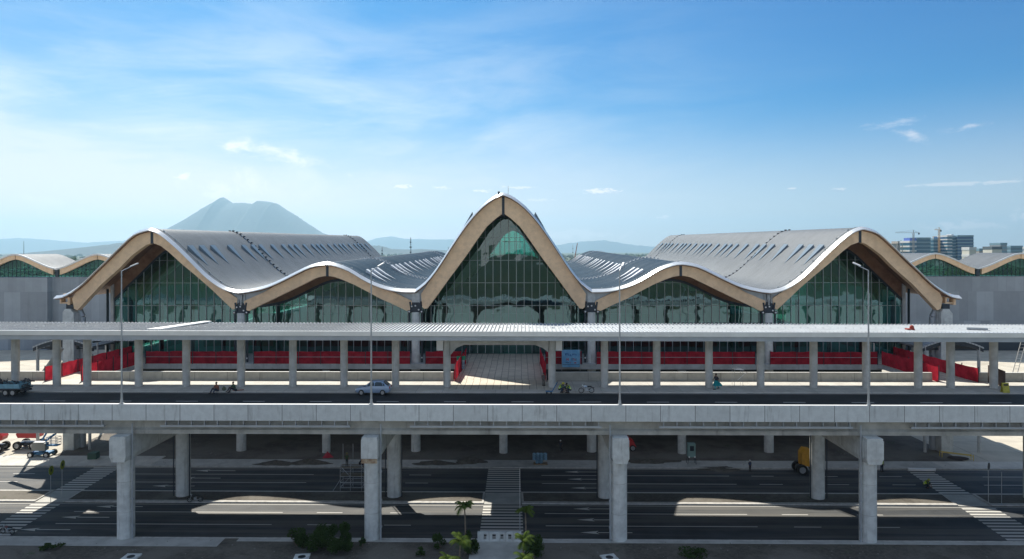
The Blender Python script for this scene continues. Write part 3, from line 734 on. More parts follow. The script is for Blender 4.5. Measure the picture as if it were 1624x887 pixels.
# ================================================================== PIER WINGS left and right of the terminal
def wing(side):
    W = thing('pier_wing', 'grey panelled wing with small timber waves beyond the %s end of the terminal' % ('left' if side < 0 else 'right'), 'building', (XC + side * 150, 216, 0))
    Y0, Y1 = 211.0, 229.5
    pk, vl = 29.9, 25.2
    x_in, n = 90.6, 4
    for k in range(n):
        c = side * (103.6 + 25.9 * k); a, b = c - 12.95, c + 12.95
        pts = []
        for i in range(25):
            t = -1 + i / 12; u = abs(t)
            z = vl + (pk - vl) * (0.5 + 0.5 * math.cos(math.pi * min(1, u))) if False else vl + (pk - vl) * (1 - (3 * u * u - 2 * u ** 3) * 0.55 - u * 0.45)
            if u < .12: z -= (0.12 - u) * 1.2
            pts.append((XC + c + t * 12.95, z))
        m_ = MB(); vs = []
        for y in (Y0, Y1):
            for off in (0, -.3): vs += [(x, y, z + off) for x, z in pts]
        N = len(pts); fs = []
        for i in range(N - 1):
            fs += [(i, i + 1, 2 * N + i + 1, 2 * N + i), (N + i, 3 * N + i, 3 * N + i + 1, N + i + 1), (i, N + i, N + i + 1, i + 1), (2 * N + i, 2 * N + i + 1, 3 * N + i + 1, 3 * N + i)]
        m_.add(vs, fs).build('roof', M['roof'], W, smooth=True, world=True)
        MB().strip([(x, z + .1) for x, z in pts], [(x, z - .38) for x, z in pts], Y0 - .3, Y0 - .002).build('roof_edge', M['lip'], W, world=True)
        for h in (0, 1):
            q = pts[:13] if h == 0 else pts[12:]
            if h == 0: q = [p for p in q if p[0] > XC + a + .8] ; q[-1] = (q[-1][0] - .12, q[-1][1])
            else: q = [p for p in q if p[0] < XC + b - .8]; q[0] = (q[0][0] + .12, q[0][1])
            dep = lambda x: 1.35 + 0.5 * abs(x - XC - c) / 13
            MB().strip([(x, z - .32) for x, z in q], [(x, z - .32 - dep(x)) for x, z in q], Y0, Y0 + .8).build('timber_arch', M['wood'], W, world=True)
        MB().box(XC + a - .5, XC + a + .5, Y0 + .1, Y0 + .7, vl - 2.6, vl - .35).build('steel_shoe', M['dark_steel'], W, world=True)
        g = MB().add([(XC + a, Y0 + 1.4, 22.6)] + [(x, Y0 + 1.4, z - .35) for x, z in pts] + [(XC + b, Y0 + 1.4, 22.6)], [tuple(range(len(pts) + 1, -1, -1))]).build('glazing', M['glass'], W, world=True)
        m_ = MB()
        for i in range(20):
            x = XC + a + (i + .5) * 25.9 / 20; j = min(N - 1, int((x - XC - a) / 25.9 * (N - 1)))
            m_.box(x - .05, x + .05, Y0 + 1.25, Y0 + 1.38, 22.6, pts[j][1] - .4)
        m_.build('mullion', M['dark_steel'], g, world=True)
    xa, xb = XC + side * x_in, XC + side * (x_in + 25.9 * n)
    lo, hi = min(xa, xb), max(xa, xb)
    MB().box(lo, hi, Y0 + .5, Y0 + 1.0, 0, 22.55).build('wall', M['wall_panel'], W, world=True)
    MB().box(lo, hi, Y0 + 1.01, Y1 - 1, 0, 22.3).build('wall', M['wall_panel'], W, world=True)
    if side < 0:
        MB().box(XC - 200, XC - 144.2, Y0 - 1.6, Y0 + .49, 0, 22.5).build('wall', M['wall_panel'], W, world=True)
        MB().tube((XC - 156.4, 216, 29), (XC - 156.4, 216, 33.9), .08, .04).build('aerial', M['dark_steel'], W, world=True)
    MB().box(lo, hi, Y0 - .5, Y0 + .2, 0, 3.2).build('plinth', M['dark_steel'], W, world=True)
    return W
wing(-1); wing(1)

# ================================================================== ELEVATED ROAD
PX = [-42.3 - 26.1, -42.3, -15.9, 10.2, 36.3, 36.3 + 26.1]
er = thing('elevated_road', 'elevated concrete road on round piers crossing in front of the terminal', 'viaduct', (0, 80, 0))
X0, X1 = -150, 150
MB().box(X0, X1, 71.9, 89.1, UP - .55, UP - .012).build('deck_slab', M['girder'], er, world=True)
MB().box(X0, X1, 71.75, 81.8, UP - .01, UP).build('road_surface', M['asphalt_top'], er, world=True)
# sidewalk with kerb
MB().box(X0, X1, 81.8, 89.35, UP - .01, UP + .14).build('sidewalk', M['sidewalk'], er, world=True)
MB().prism([(71.32, UP - .78), (71.32, UP + .82), (71.36, UP + .90), (71.66, UP + .90), (71.72, UP + .5), (71.78, UP + .002), (71.78, UP - .78)], 'x', X0, X1).build('parapet', M['parapet'], er, world=True)
MB().box(X0, X1, 71.34, 71.70, UP + .902, UP + .94).build('parapet_coping', M['white'], er, world=True)
# precast girder: web with bottom flange
for y0 in (72.0, 75.2, 78.4, 81.6, 84.7):
    MB().prism([(y0 + .25, UP - .56), (y0 + .25, UP - 1.75), (y0, UP - 1.95), (y0, UP - 2.35), (y0 + 1.2, UP - 2.35), (y0 + 1.2, UP - 1.95), (y0 + .95, UP - 1.75), (y0 + .95, UP - .56)], 'x', X0, X1).build('girder', M['girder'], er, world=True)
# cable tray and hangers under the parapet
for x in PX:
    a, b = x + 4.1, x + 26.1 - 1.9
    m_ = MB().box(a, b, 71.55, 71.85, UP - 1.52, UP - 1.40).box(a, b, 71.5, 71.55, UP - 1.52, UP - 1.30)
    xx = a + .5
    while xx < b:
        m_.box(xx - .05, xx + .05, 71.6, 71.9, UP - 1.4, UP - .78); xx += 1.38
    m_.build('cable_tray', M['fascia'], er, world=True)
m_ = MB(); x = -146
while x < 146: m_.box(x, x + 2.5, 76.95, 77.1, UP + .003, UP + .006); x += 7.62
m_.box(X0, X1, 81.4, 81.52, UP + .003, UP + .006)
m_.build('lane_marking', M['paint'], er, world=True)
for i, x in enumerate(PX):
    m_ = MB().box(x - .86, x + .86, 70.72, 86.2, 8.95, 10.9)
    m_.prism([(x - .84, 8.95), (x + .84, 8.95), (x + .66, 8.45), (x - .66, 8.45)], 'y', 70.8, 86.1)
    m_.box(x - .80, x + .80, 70.76, 86.1, 10.9, 11.13)
    pc = m_.build('pier_cap', M['pier'], er, world=True)
    MB().box(x - .83, x + .83, 70.69, 70.715, 8.46, 8.93).build('rust_streak', mat('rusty_concrete', (0.50, 0.42, 0.30), 0.9, col2=(0.22, 0.12, 0.06), scale=2.2), pc, world=True) if i in (2,) else None
    fr = MB().tube((x, 72.3, 0), (x, 72.3, 8.45), .86, n=28); fr.build('pier_column', M['pier'], er, smooth=True, world=True)
    MB().tube((x, 84.6, 0), (x, 84.6, 8.6), .86, n=28).build('pier_column', M['pier'], er, smooth=True, world=True)
    sg = 1 if x > 0 else -1
    dp = MB()
    px_ = x - .99 if x > 0 else x + .99
    dp.path([(px_, 71.75, UP - 1.2), (px_, 71.75, 0)], .085, 8)
    for zz in (7.2, 4.2, 1.4): dp.box(px_ - .12, px_ + .12, 71.62, 71.9, zz, zz + .18)
    dp.build('drain_pipe', M['fascia'], er, smooth=True, world=True)
    MB().path([(x - 1.0, 84.2, 11), (x - 1.0, 84.2, 0)], .07, 6).path([(x + 1.0, 84.2, 11), (x + 1.0, 84.2, 0)], .07, 6).build('drain_pipe', M['dark_steel'], er, world=True)
    m_ = MB()
    for zz in (2.9, 6.1): m_.tube((x, 72.3, zz), (x, 72.3, zz + .03), .866, n=28)
    m_.build('formwork_joint', M['girder'], er, smooth=True, world=True)

# street lamps on the parapet
lamp = thing('street_lamp', 'tall thin street lamp on the parapet, leftmost of the row over the elevated road', 'street lamp', (-42.3, 71.52, UP + .94), 0, 'street lamps along the parapet')
ZL = 14.05
MB().box(-.22, .22, -.17, .17, 0, .06).tube((0, 0, .06), (0, 0, .5), .16, .13, 10).build('base', M['steel'], lamp)
MB().tube((0, 0, .4), (0, 0, ZL), .11, .06, 10).build('pole', M['steel'], lamp, smooth=True)
MB().tube((0, 0, ZL - .05), (.62, .75, ZL + .42), .05, .045, 8).build('arm', M['steel'], lamp, smooth=True)
lh = MB(); lh.add([(.5, .62, ZL + .36), (.66, .50, ZL + .38), (1.18, 1.12, ZL + .70), (1.0, 1.26, ZL + .68), (.5, .62, ZL + .46), (.66, .50, ZL + .48), (1.16, 1.1, ZL + .82), (.98, 1.24, ZL + .80)], [(3, 2, 1, 0), (4, 5, 6, 7), (0, 1, 5, 4), (1, 2, 6, 5), (2, 3, 7, 6), (3, 0, 4, 7)])
lh.build('lamp_head', M['white'], lamp)
dup(lamp, (-15.85, 71.52, UP + .94), label='tall thin street lamp on the parapet in front of the silver car')
l3 = dup(lamp, (10.2, 71.52, UP + .94), rz=R(20), label='tall thin street lamp on the parapet, right of the central gable and blue banner')
dup(lamp, (36.0, 71.52, UP + .94), rz=R(82), label='tall thin street lamp in front of the right end gable')

# ================================================================== WALKWAY CANOPY
cn = thing('walkway_canopy', 'long flat metal canopy on round concrete columns over the sidewalk', 'canopy', (XC, 86, UP))
def cz(x): return 20.78 - 0.0020 * (x + 3)      # falls slightly to the right
m_ = MB(); Yc0, Yc1 = 81.7, 91.1
vs = []; fs = []; x = -110.0; st = 0
xs = []
while x < 110: xs += [(x, 0), (x + .30, 0), (x + .34, .13), (x + .42, .13), (x + .47, 0)]; x += .47
for x, h in xs:
    vs += [(x, Yc0, cz(x) + h + .05), (x, Yc1, cz(x) + h - .02), (x, Yc1, cz(x) - .12), (x, Yc0, cz(x) - .05)]
n = len(xs)
for i in range(n - 1):
    a, b = i * 4, i * 4 + 4; fs += [(a, b, b + 1, a + 1), (a + 2, b + 2, b + 3, a + 3), (a, a + 3, b + 3, b), (a + 1, b + 1, b + 2, a + 2)]
m_.add(vs, fs).build('canopy_roof', M['canopy'], cn, world=True)
def slab(name, y0, y1, dz0, dz1, matl):
    vs = [(x, y, cz(x) + z) for x in (-110, 110) for y in (y0, y1) for z in (dz0, dz1)]
    MB().add(vs, [(0, 1, 3, 2), (4, 6, 7, 5), (0, 4, 5, 1), (2, 3, 7, 6), (0, 2, 6, 4), (1, 5, 7, 3)]).build(name, matl, cn, world=True)
slab('gutter', Yc0 - .38, Yc0 - .003, -.42, .13, M['lip'])
slab('fascia', Yc0 - .22, Yc0 + .1, -.98, -.423, M['fascia'])
slab('ceiling', Yc0 + .12, Yc1 - .3, -.5, -.22, M['slab_edge'])
slab('edge_beam', 84.0, 85.4, -1.0, -.502, M['slab_edge'])
slab('rear_fascia', Yc1 - .28, Yc1 - .02, -.7, -.14, M['fascia'])
for y in (86.2,):
    m_ = MB(); x = -109.0
    while x < 109: m_.box(x + .02, x + .14, y - .06, y + .06, cz(x) + .06, cz(x) + .16); x += .94
    m_.build('snow_guard', M['fascia'], cn, world=True)
for y in (90.4,):
    m_ = MB(); x = -109.0
    while x < 109: m_.box(x, x + .2, y - .1, y + .1, cz(x) - .02, cz(x) + .2); x += .47
    m_.build('ridge_clip', M['canopy'], cn, world=True)
colx = [-63.6, -58.35, -54.5, -48.0, -42.0, -35.1, -28.6, -22.2, -15.75, -9.35, 3.7, 10.2, 16.65, 23.1, 29.45, 35.95, 42.4, 48.75, 52.7, 57.95]
colx = [-89, -82.5, -76, -69.8] + colx + [64.3, 70.8, 77.2, 84]
for x in colx:
    MB().tube((x, 84.8, UP + .1), (x, 84.8, cz(x) - .5), .46, n=20).build('column', M['concrete'], cn, smooth=True, world=True)
# portal over the paved bridge
m_ = MB().prism([(-8.9, 19.75), (3.25, 19.75), (3.25, 18.0), (2.5, 18.55), (1.6, 18.9), (-7.2, 18.9), (-8.1, 18.55), (-8.9, 17.6)], 'y', 84.4, 85.2)
m_.build('portal_beam', M['concrete'], cn, world=True)
for x in (-10.2, 4.55): MB().box(x - .4, x + .4, 84.4, 85.1, 18.2, 19.6).build('control_box', M['white'], cn, world=True)
# flashing strip and loose things on the canopy roof
m_ = MB()
m_.add([(-45.4, 81.9, cz(-45) + .16), (-43.8, 81.9, cz(-43) + .16), (-41.6, 90.9, cz(-41) + .22), (-42.6, 90.9, cz(-42) + .22), (-45.4, 81.9, cz(-45) + .3), (-43.8, 81.9, cz(-43) + .3), (-41.6, 90.9, cz(-41) + .34), (-42.6, 90.9, cz(-42) + .34)], [(3, 2, 1, 0), (4, 5, 6, 7), (0, 1, 5, 4), (1, 2, 6, 5), (2, 3, 7, 6), (3, 0, 4, 7)])
m_.build('flashing', M['white'], cn, world=True)
m_ = MB(); x = 20.0
while x < 34.5: m_.tube((x, 90.6, cz(x) + .22), (x + .35, 90.75, cz(x) + .22), .10, n=6); x += .55
m_.build('cable_coil', M['dark_steel'], cn, world=True)
rb = MB().box(47.0, 47.9, 84.0, 84.6, cz(47) + .05, cz(47) + .3).ball((47.7, 84.3, cz(47) + .42), (.28, .25, .3), 8, 5)
tag(rb.build('bag', mat('red_cloth', (0.35, 0.05, 0.03), .8), None), 'small dark red bag lying on the canopy roof', 'bag')
tag(MB().tube((54.5, 84.6, cz(54) + .28), (56.6, 83.9, cz(54) + .28), .2, n=12).build('pipe', M['slab_edge'], None, smooth=True), 'short grey pipe lying on the canopy roof right of the red bag', 'pipe')
ld = thing('ladder', 'pale aluminium ladder leaning against the rear edge of the canopy', 'ladder', (65.9, 91.1, UP + .1))
for s_ in (0, .65): MB().tube((s_, 1.8, 0), (s_ + 1.1, .0, 9.3), .05, n=6).build('rail', M['white'], ld)
m_ = MB()
for i in range(18):
    t = (i + 1) / 19; m_.tube((1.1 * t, 1.8 - 1.8 * t, 9.3 * t), (.65 + 1.1 * t, 1.8 - 1.8 * t, 9.3 * t), .025, n=5)
m_.build('rungs', M['white'], ld)

# ================================================================== BARRIERS, BRIDGES, FENCES
def barrier(x0, x1, lab, y=89.05):
    o = MB().prism([(y - .05, UP + .14), (y + .0, UP + .5), (y + .04, UP + 1.2), (y + .30, UP + 1.2), (y + .34, UP + .14)], 'x', x0, x1).build('concrete_barrier', M['barrier'], None)
    tag(o, lab, 'barrier')
    c = MB().box(x0, x1, y + .03, y + .31, UP + 1.203, UP + 1.23).build('coping', M['white'], o)
barrier(-57.2, -9.0, 'low concrete barrier behind the sidewalk, left of the central paved bridge')
barrier(3.4, 53.0, 'low concrete barrier behind the sidewalk, right of the central paved bridge')
barrier(-150, -62.6, 'low concrete barrier behind the sidewalk beside the parked truck')
barrier(58.7, 150, 'low concrete barrier behind the sidewalk beyond the yellow sign board')
def bridge(x0, x1, y0, y1, lab):
    b = thing('footbridge', lab, 'bridge', ((x0 + x1) / 2, (y0 + y1) / 2, UP))
    MB().box(x0, x1, y0, y1, UP - .5, UP + .10).build('slab', M['slab_edge'], b, world=True)
    MB().box(x0 + .02, x1 - .02, y0 + .02, y1 - .02, UP + .102, UP + .145).build('paving', M['paving'], b, world=True)
bridge(-8.9, 3.3, 89.37, 102.58, 'wide paved bridge from the sidewalk to the central terminal doors')
bridge(-62.5, -57.3, 89.37, 108, 'narrow bridge between red fences at the left end of the terminal')
bridge(53.1, 58.6, 89.37, 108, 'narrow bridge between red fences at the right end of the terminal')
MB().box(-8.7, 3.1, 102.6, 112.0, UP + .022, UP + .145).build('entrance_paving', M['paving'], term, world=True)
MB().box(-9.0, 3.4, 83.2, 89.33, UP + .142, UP + .152).build('paving', M['paving'], er, world=True)
def fence(p, q, h, lab, z=UP + .1, sag=.04, rail=True, mt='mesh', grp=None):
    p, q = Vector((*p, 0)), Vector((*q, 0)); L = (q - p).length; d = (q - p) / L; nrm = Vector((-d.y, d.x, 0))
    n = max(2, int(L / .8)); rnd = random.Random(int(L * 100))
    f = thing('mesh_fence', lab, 'fence', (p.x, p.y, z), 0, grp)
    vs = []; fs = []
    for i in range(n + 1):
        c = d * (L * i / n); o = nrm * rnd.uniform(-.06, .06); t = h - rnd.uniform(0, .12)
        vs += [tuple(c + o), tuple(c + nrm * rnd.uniform(-.08, .08) + Vector((0, 0, h * .5))), tuple(c + Vector((0, 0, t)))]
    for i in range(n):
        a = i * 3; fs += [(a, a + 3, a + 4, a + 1), (a + 1, a + 4, a + 5, a + 2)]
    me = MB().add(vs, fs).build('mesh_panel', M[mt], f)
    k = max(1, int(L / 3.2))
    for i in range(k + 1):
        c = d * (L * i / k) - nrm * .1; MB().box(c.x - .04, c.x + .04, c.y - .04, c.y + .04, -.02, h + .15).build('post', M['dark_steel'], f)
    if rail:
        a = -nrm * .14; MB().tube(Vector((0, 0, h * .55)) + a, d * L + Vector((0, 0, h * .55)) + a, .03, n=5).build('rail', M['steel'], f)
    return f
vx = [XC - 38.8, XC - 12.9, XC + 12.9, XC + 38.8]
g = 'red mesh fences along the terminal edge'
fence((-57.0, 102.7), (vx[0] - 1.1, 102.7), 1.95, 'red mesh fence on the terminal edge under the left end gable', grp=g, z=UP)
fence((vx[0] + 1.1, 102.7), (vx[1] - 1.1, 102.7), 1.95, 'red mesh fence on the terminal edge behind the silver car', grp=g, z=UP)
fence((vx[1] + 1.2, 102.7), (-9.1, 102.7), 1.95, 'short red mesh fence left of the paved bridge', grp=g, z=UP)
fence((3.5, 102.7), (vx[2] - 1.1, 102.7), 1.95, 'short red mesh fence right of the paved bridge behind the blue banner', grp=g, z=UP)
fence((vx[2] + 1.1, 102.7), (vx[3] - 1.1, 102.7), 1.95, 'red mesh fence on the terminal edge behind the walking woman', grp=g, z=UP)
fence((vx[3] + 1.1, 102.7), (53.0, 102.7), 1.95, 'red mesh fence on the terminal edge under the right end gable', grp=g, z=UP)
fence((-8.7, 88.2), (-8.4, 103), 2.3, 'bright red mesh fence down the left side of the paved bridge', z=UP + .14, rail=False)
fence((3.1, 88.2), (2.7, 103), 2.3, 'red mesh fence down the right side of the paved bridge', z=UP + .14, rail=False)
fence((-62.3, 88.1), (-62.3, 108), 1.85, 'sunlit red mesh fence down the outer side of the left end bridge', z=UP + .14, rail=False)
fence((-57.5, 88.1), (-57.5, 102), 2.0, 'dark red mesh fence on the inner side of the left end bridge', z=UP + .14, rail=False)
fence((58.2, 88.1), (58.2, 108), 1.85, 'torn red mesh fence down the outer side of the right end bridge', z=UP + .14, rail=False)
fence((53.3, 88.3), (53.3, 102), 2.0, 'red mesh fence with an orange end on the inner side of the right end bridge', z=UP + .14, rail=False)
# arched shelters over the end ramps
def vault(x0, x1, y0, y1, lab, zb=15.2, zt=17.1):
    v = thing('arched_shelter', lab, 'canopy', ((x0 + x1) / 2, y0, UP))
    N = 14; P = [(x0 + (x1 - x0) * i / N, zb + (zt - zb) * math.sin(math.pi * (0.12 + .76 * i / N)) ) for i in range(N + 1)]
    vs = []; fs = []
    for y in (y0, y1):
        for off in (0, -.22): vs += [(x, y, z + off) for x, z in P]
    n = N + 1
    for i in range(N): fs += [(i, i + 1, 2 * n + i + 1, 2 * n + i), (n + i, 3 * n + i, 3 * n + i + 1, n + i + 1), (i, n + i, n + i + 1, i + 1), (2 * n + i, 2 * n + i + 1, 3 * n + i + 1, 3 * n + i)]
    fs += [(0, 2 * n, 3 * n, n), (n - 1, 2 * n - 1, 4 * n - 1, 3 * n - 1)]
    MB().add(vs, fs).build('roof', M['canopy'], v, world=True)
    MB().strip([(x, z - .22) for x, z in P], [(x, z - .75) for x, z in P], y0 + .1, y0 + .4).build('arch_beam', M['dark_steel'], v, world=True)
    MB().strip([(x, z - .22) for x, z in P], [(x, z - .75) for x, z in P], y1 - .4, y1 - .1).build('arch_beam', M['dark_steel'], v, world=True)
    for x in (x0 + .6, x1 - .6):
        for y in (y0 + .3, y1 - .3): MB().tube((x, y, 0), (x, y, zb + .7), .22, n=10).build('post', M['slab_edge'], v, world=True)
    sl = MB(); 
    for i in range(12): sl.box(x0 + .5, x1 - .5, y0 + .6 + i * (y1 - y0 - 1.2) / 12, y0 + .9 + i * (y1 - y0 - 1.2) / 12, zb + .25, zb + .4)
    sl.build('purlins', M['dark_steel'], v, world=True)
    return v
vl_ = vault(XC - 72.5, XC - 63.2, 104, 122, 'dark arched metal shelter over the ramp left of the terminal')
MB().tube((XC - 64.2, 98.5, 16.5), (XC - 68.5, 96.5, 9), .35, n=8).build('strut', M['girder'], vl_, world=True)
vault(XC + 63.2, XC + 72.5, 104, 122, 'dark arched metal shelter over the ramp right of the terminal')
for sgn in (-1, 1):
    lv = thing('slatted_shelter', 'flat shelter of bright metal slats between the %s end bridge and arched shelter' % ('left' if sgn < 0 else 'right'), 'canopy', (XC + sgn * 59, 106, UP))
    m_ = MB()
    for i in range(9):
        y = 103 + i * .95; x_ = XC + sgn * 59.2
        m_.box(x_ - 3.4, x_ + 3.4, y, y + .55, 16.9 + .02 * i, 17.0 + .02 * i)
    m_.build('slats', M['canopy'], lv, world=True)
    m_ = MB()
    for dx_ in (-3.2, 0, 3.2): m_.box(XC + sgn * 59.2 + dx_ - .1, XC + sgn * 59.2 + dx_ + .1, 102.9, 111.6, 16.6, 16.88)
    m_.build('frame', M['dark_steel'], lv, world=True)
    for dx_ in (-3.2, 3.2): MB().tube((XC + sgn * 59.2 + dx_, 104, UP), (XC + sgn * 59.2 + dx_, 104, 16.6), .12, n=8).build('post', M['steel'], lv, world=True)
# ================================================================== small helpers for coloured materials
_cm = {}
def cm(name, col, rough=.6, metal=0.0, **k):
    if name not in _cm: _cm[name] = mat(name, col, rough, metal, **k)
    return _cm[name]
RUB = cm('rubber', (0.02, 0.02, 0.02), .8)
DG = cm('tinted_window', (0.03, 0.05, 0.06), .08)
def up(px, py): return gx(px, py, UP + .14)
def wheel(parent, x, y, r, wd, n=18, rim=.6):
    t = MB(); 
    t.tube((x, y - wd / 2, r), (x, y + wd / 2, r), r, n=n); o = t.build('wheel', RUB, parent, smooth=True)
    s_ = -1
    MB().tube((x, y - wd / 2 - .012, r), (x, y - wd / 2 + .02, r), r * rim, n=12).build('rim', cm('alloy', (.5, .52, .54), .3, .8), o)
    MB().tube((x, y + wd / 2 - .02, r), (x, y + wd / 2 + .012, r), r * rim, n=12).build('rim', cm('alloy', (.5, .52, .54), .3, .8), o)
    return o

# ------------------------------------------------------------------ silver car (faces -x)
p = gx(590, 627, UP)
car = thing('car', 'silver hatchback car parked beside the kerb on the elevated road', 'car', (p.x, p.y + .85, UP + .004))
car.scale = (1.02, 1, 1.15)
cs = cm('silver_paint', (0.26, 0.36, 0.50), .28, .3)
L = [(-1.98, .42, .52), (-1.95, .62, .70), (-1.75, .72, .76), (-1.05, .88, .80), (-.45, .93, .83), (.4, .96, .83), (1.2, .98, .82), (1.72, .98, .78), (1.92, .9, .72), (1.95, .45, .60)]
vs = []; fs = []
for x, zt, hw in L:
    zb = .30 if abs(x) < 1.9 else .40
    vs += [(x, -hw * .96, zb), (x, -hw, (zb + zt) / 2), (x, -hw * .94, zt), (x, 0, zt + .05), (x, hw * .94, zt), (x, hw, (zb + zt) / 2), (x, hw * .96, zb)]
for i in range(len(L) - 1):
    for j in range(7):
        a, b = i * 7 + j, i * 7 + (j + 1) % 7; fs.append((a, b, b + 7, a + 7))
fs += [tuple(range(6, -1, -1)), tuple(range(len(L) * 7 - 7, len(L) * 7))]
body = MB().add(vs, fs).build('body', cs, car, smooth=True)
C_ = [(-.95, .86, .80, .80), (-.30, 1.36, .58, .78), (.30, 1.45, .56, .78), (1.15, 1.40, .55, .76), (1.62, 1.05, .62, .74), (1.85, .95, .66, .70)]
vs = []; fs = []
for x, zt, ht, hb in C_: vs += [(x, -hb, .93), (x, -ht, zt), (x, 0, zt + .03), (x, ht, zt), (x, hb, .93)]
for i in range(len(C_) - 1):
    for j in range(4):
        a = i * 5 + j; fs.append((a, a + 1, a + 6, a + 5))
MB().add(vs, fs).build('cabin', cs, car, smooth=True)
for s_ in (-1, 1):
    for q in ([(-.72, .98), (-.30, 1.30), (.18, 1.38), (.18, .98)], [(.26, .98), (.26, 1.38), (1.02, 1.34), (1.22, .98)], [(1.28, .98), (1.12, 1.30), (1.36, 1.16), (1.42, .98)]):
        hwf = lambda z: .785 - (z - .93) * .47
        MB().add([(x, s_ * (hwf(z) + .012), z) for x, z in q], [(0, 1, 2, 3)]).build('window', DG, car)
MB().add([(-.92, -.66, .93), (-.38, -.52, 1.33), (-.38, .52, 1.33), (-.92, .66, .93)], [(0, 1, 2, 3)]).build('windscreen', DG, car).location = (-.03, 0, .03)
MB().add([(1.22, -.5, 1.37), (1.80, -.58, 1.0), (1.80, .58, 1.0), (1.22, .5, 1.37)], [(0, 1, 2, 3)]).build('rear_window', DG, car).location = (.02, 0, .03)
for x in (-1.28, 1.18):
    for y in (-.74, .74): wheel(car, x, y, .31, .2)
for y in (-.55, .55):
    MB().box(-1.99, -1.90, y - .16, y + .16, .56, .70).build('headlight', cm('lens', (.8, .85, .85), .1), car)
    MB().box(1.88, 1.965, y - .12, y + .12, .70, .90).build('tail_light', cm('red_lens', (.5, .02, .02), .2), car)
for s_ in (-1, 1): MB().box(-.72, -.55, s_ * .84 - .07, s_ * .84 + .07, .95, 1.06).build('wing_mirror', cs, car)
MB().box(-2.0, -1.88, -.6, .6, .32, .46).build('bumper', cm('dark_plastic', (.05, .05, .05)), car)

# ------------------------------------------------------------------ parked flatbed truck at the left
p = gx(14, 627, UP)
tr = thing('flatbed_truck', 'grey blue flatbed truck loaded with dark scrap, at the left end of the elevated road', 'truck', (p.x - 1.5, p.y + 1.1, UP + .004), 0)
bl = cm('truck_paint', (0.16, 0.33, 0.40), .5, var=.2, scale=2)
MB().box(-1.6, 2.9, -.95, .95, .78, .92).box(-1.5, 3.2, -.35, .35, .55, .77).build('chassis', M['dark_steel'], tr)
MB().box(-1.6, 2.6, -1.0, -.95, .93, 1.45).box(-1.6, 2.6, .95, 1.0, .93, 1.45).box(2.56, 2.61, -.949, .949, .93, 1.45).build('cargo_bed', bl, tr)
MB().prism([(-3.4, .6), (-1.75, .6), (-1.75, 2.15), (-2.6, 2.2), (-3.1, 1.5), (-3.4, 1.35)], 'y', -.92, .92).build('cab', bl, tr)
MB().box(-2.75, -1.95, -.94, -.925, 1.45, 1.95).build('window', DG, tr)
m_ = MB(); rnd = random.Random(4)
for i in range(60):
    a = Vector((rnd.uniform(-.3, 3.1), rnd.uniform(-.8, .8), rnd.uniform(1.0, 1.7))); d = Vector((rnd.uniform(-.6, .6), rnd.uniform(-.3, .3), rnd.uniform(-.25, .25)))
    m_.tube(a, a + d, rnd.uniform(.03, .09), n=5)
m_.ball((-.9, 0, 1.3), (.7, .7, .8), 9, 6); m_.build('scrap_load', cm('scrap', (.05, .055, .06), .7, var=.5, scale=4), tr)
for x in (-2.6, .9):
    for y in (-.8, .8): wheel(tr, x, y, .40, .24)
for x in (1.75,):
    for y in (-.8, .8): wheel(tr, x, y, .40, .24)

# ------------------------------------------------------------------ motorcycles
def motorbike(lab, loc, rz, col):
    b = thing('motorcycle', lab, 'motorcycle', loc, rz)
    for x in (-.62, .62):
        t = MB(); R_ = .29; N = 16
        for i in range(N):
            a0, a1 = 2 * math.pi * i / N, 2 * math.pi * (i + 1) / N
            t.tube((x + math.cos(a0) * R_, 0, .33 + math.sin(a0) * R_), (x + math.cos(a1) * R_, 0, .33 + math.sin(a1) * R_), .045, n=6)
        o = t.build('wheel', RUB, b)
        t = MB()
        for i in range(8):
            a0 = math.pi * i / 4; t.tube((x, 0, .33), (x + math.cos(a0) * .27, 0, .33 + math.sin(a0) * .27), .01, n=4)
        t.build('spokes', M['steel'], o)
    MB().tube((-.62, .07, .33), (-.35, .07, .95), .025, n=6).tube((-.62, -.07, .33), (-.35, -.07, .95), .025, n=6).build('fork', M['steel'], b)
    MB().path([(-.35, 0, .9), (-.1, 0, .6), (.1, 0, .38), (.62, 0, .35)], .03).path([(-.3, 0, .75), (.2, 0, .7), (.6, 0, .72)], .03).build('frame', M['dark_steel'], b)
    MB().ball((-.12, 0, .80), (.26, .13, .13), 10, 6).build('fuel_tank', cm(lab[:12], col, .3), b, smooth=True)
    MB().ball((.35, 0, .80), (.36, .12, .07), 10, 5).build('saddle', cm('vinyl', (.02, .02, .02), .5), b, smooth=True)
    MB().box(-.12, .18, -.12, .12, .32, .60).build('engine', M['steel'], b)
    MB().tube((-.36, -.33, 1.02), (-.36, .33, 1.02), .018, n=6).tube((-.36, -.33, 1.02), (-.28, -.36, 1.22), .012, n=5).build('handlebar', M['dark_steel'], b)
    MB().ball((-.46, 0, .92), (.08, .1, .1), 8, 5).build('headlight', cm('lens', (.8, .85, .85), .1), b, smooth=True)
    MB().tube((.1, -.13, .3), (.75, -.15, .42), .045, n=7).build('exhaust', M['steel'], b)
    MB().box(.6, .95, -.06, .06, .62, .68).build('rear_mudguard', cm('dark_plastic', (.05, .05, .05)), b)
    return b
p = up(930, 624); motorbike('white and blue motorcycle parked on the sidewalk right of the crouching workers', (p.x, p.y + .2, UP + .14), R(4), (.45, .55, .62))
p = gx(307, 796, .15); motorbike('dark scooter parked on the median by the second row pier', (p.x, p.y + .3, .15), R(8), (.03, .03, .035))
p = gx(8, 847, 0); motorbike('dark motorcycle at the near edge of the left crossing', (p.x, p.y + .3, .006), R(-12), (.12, .04, .04))

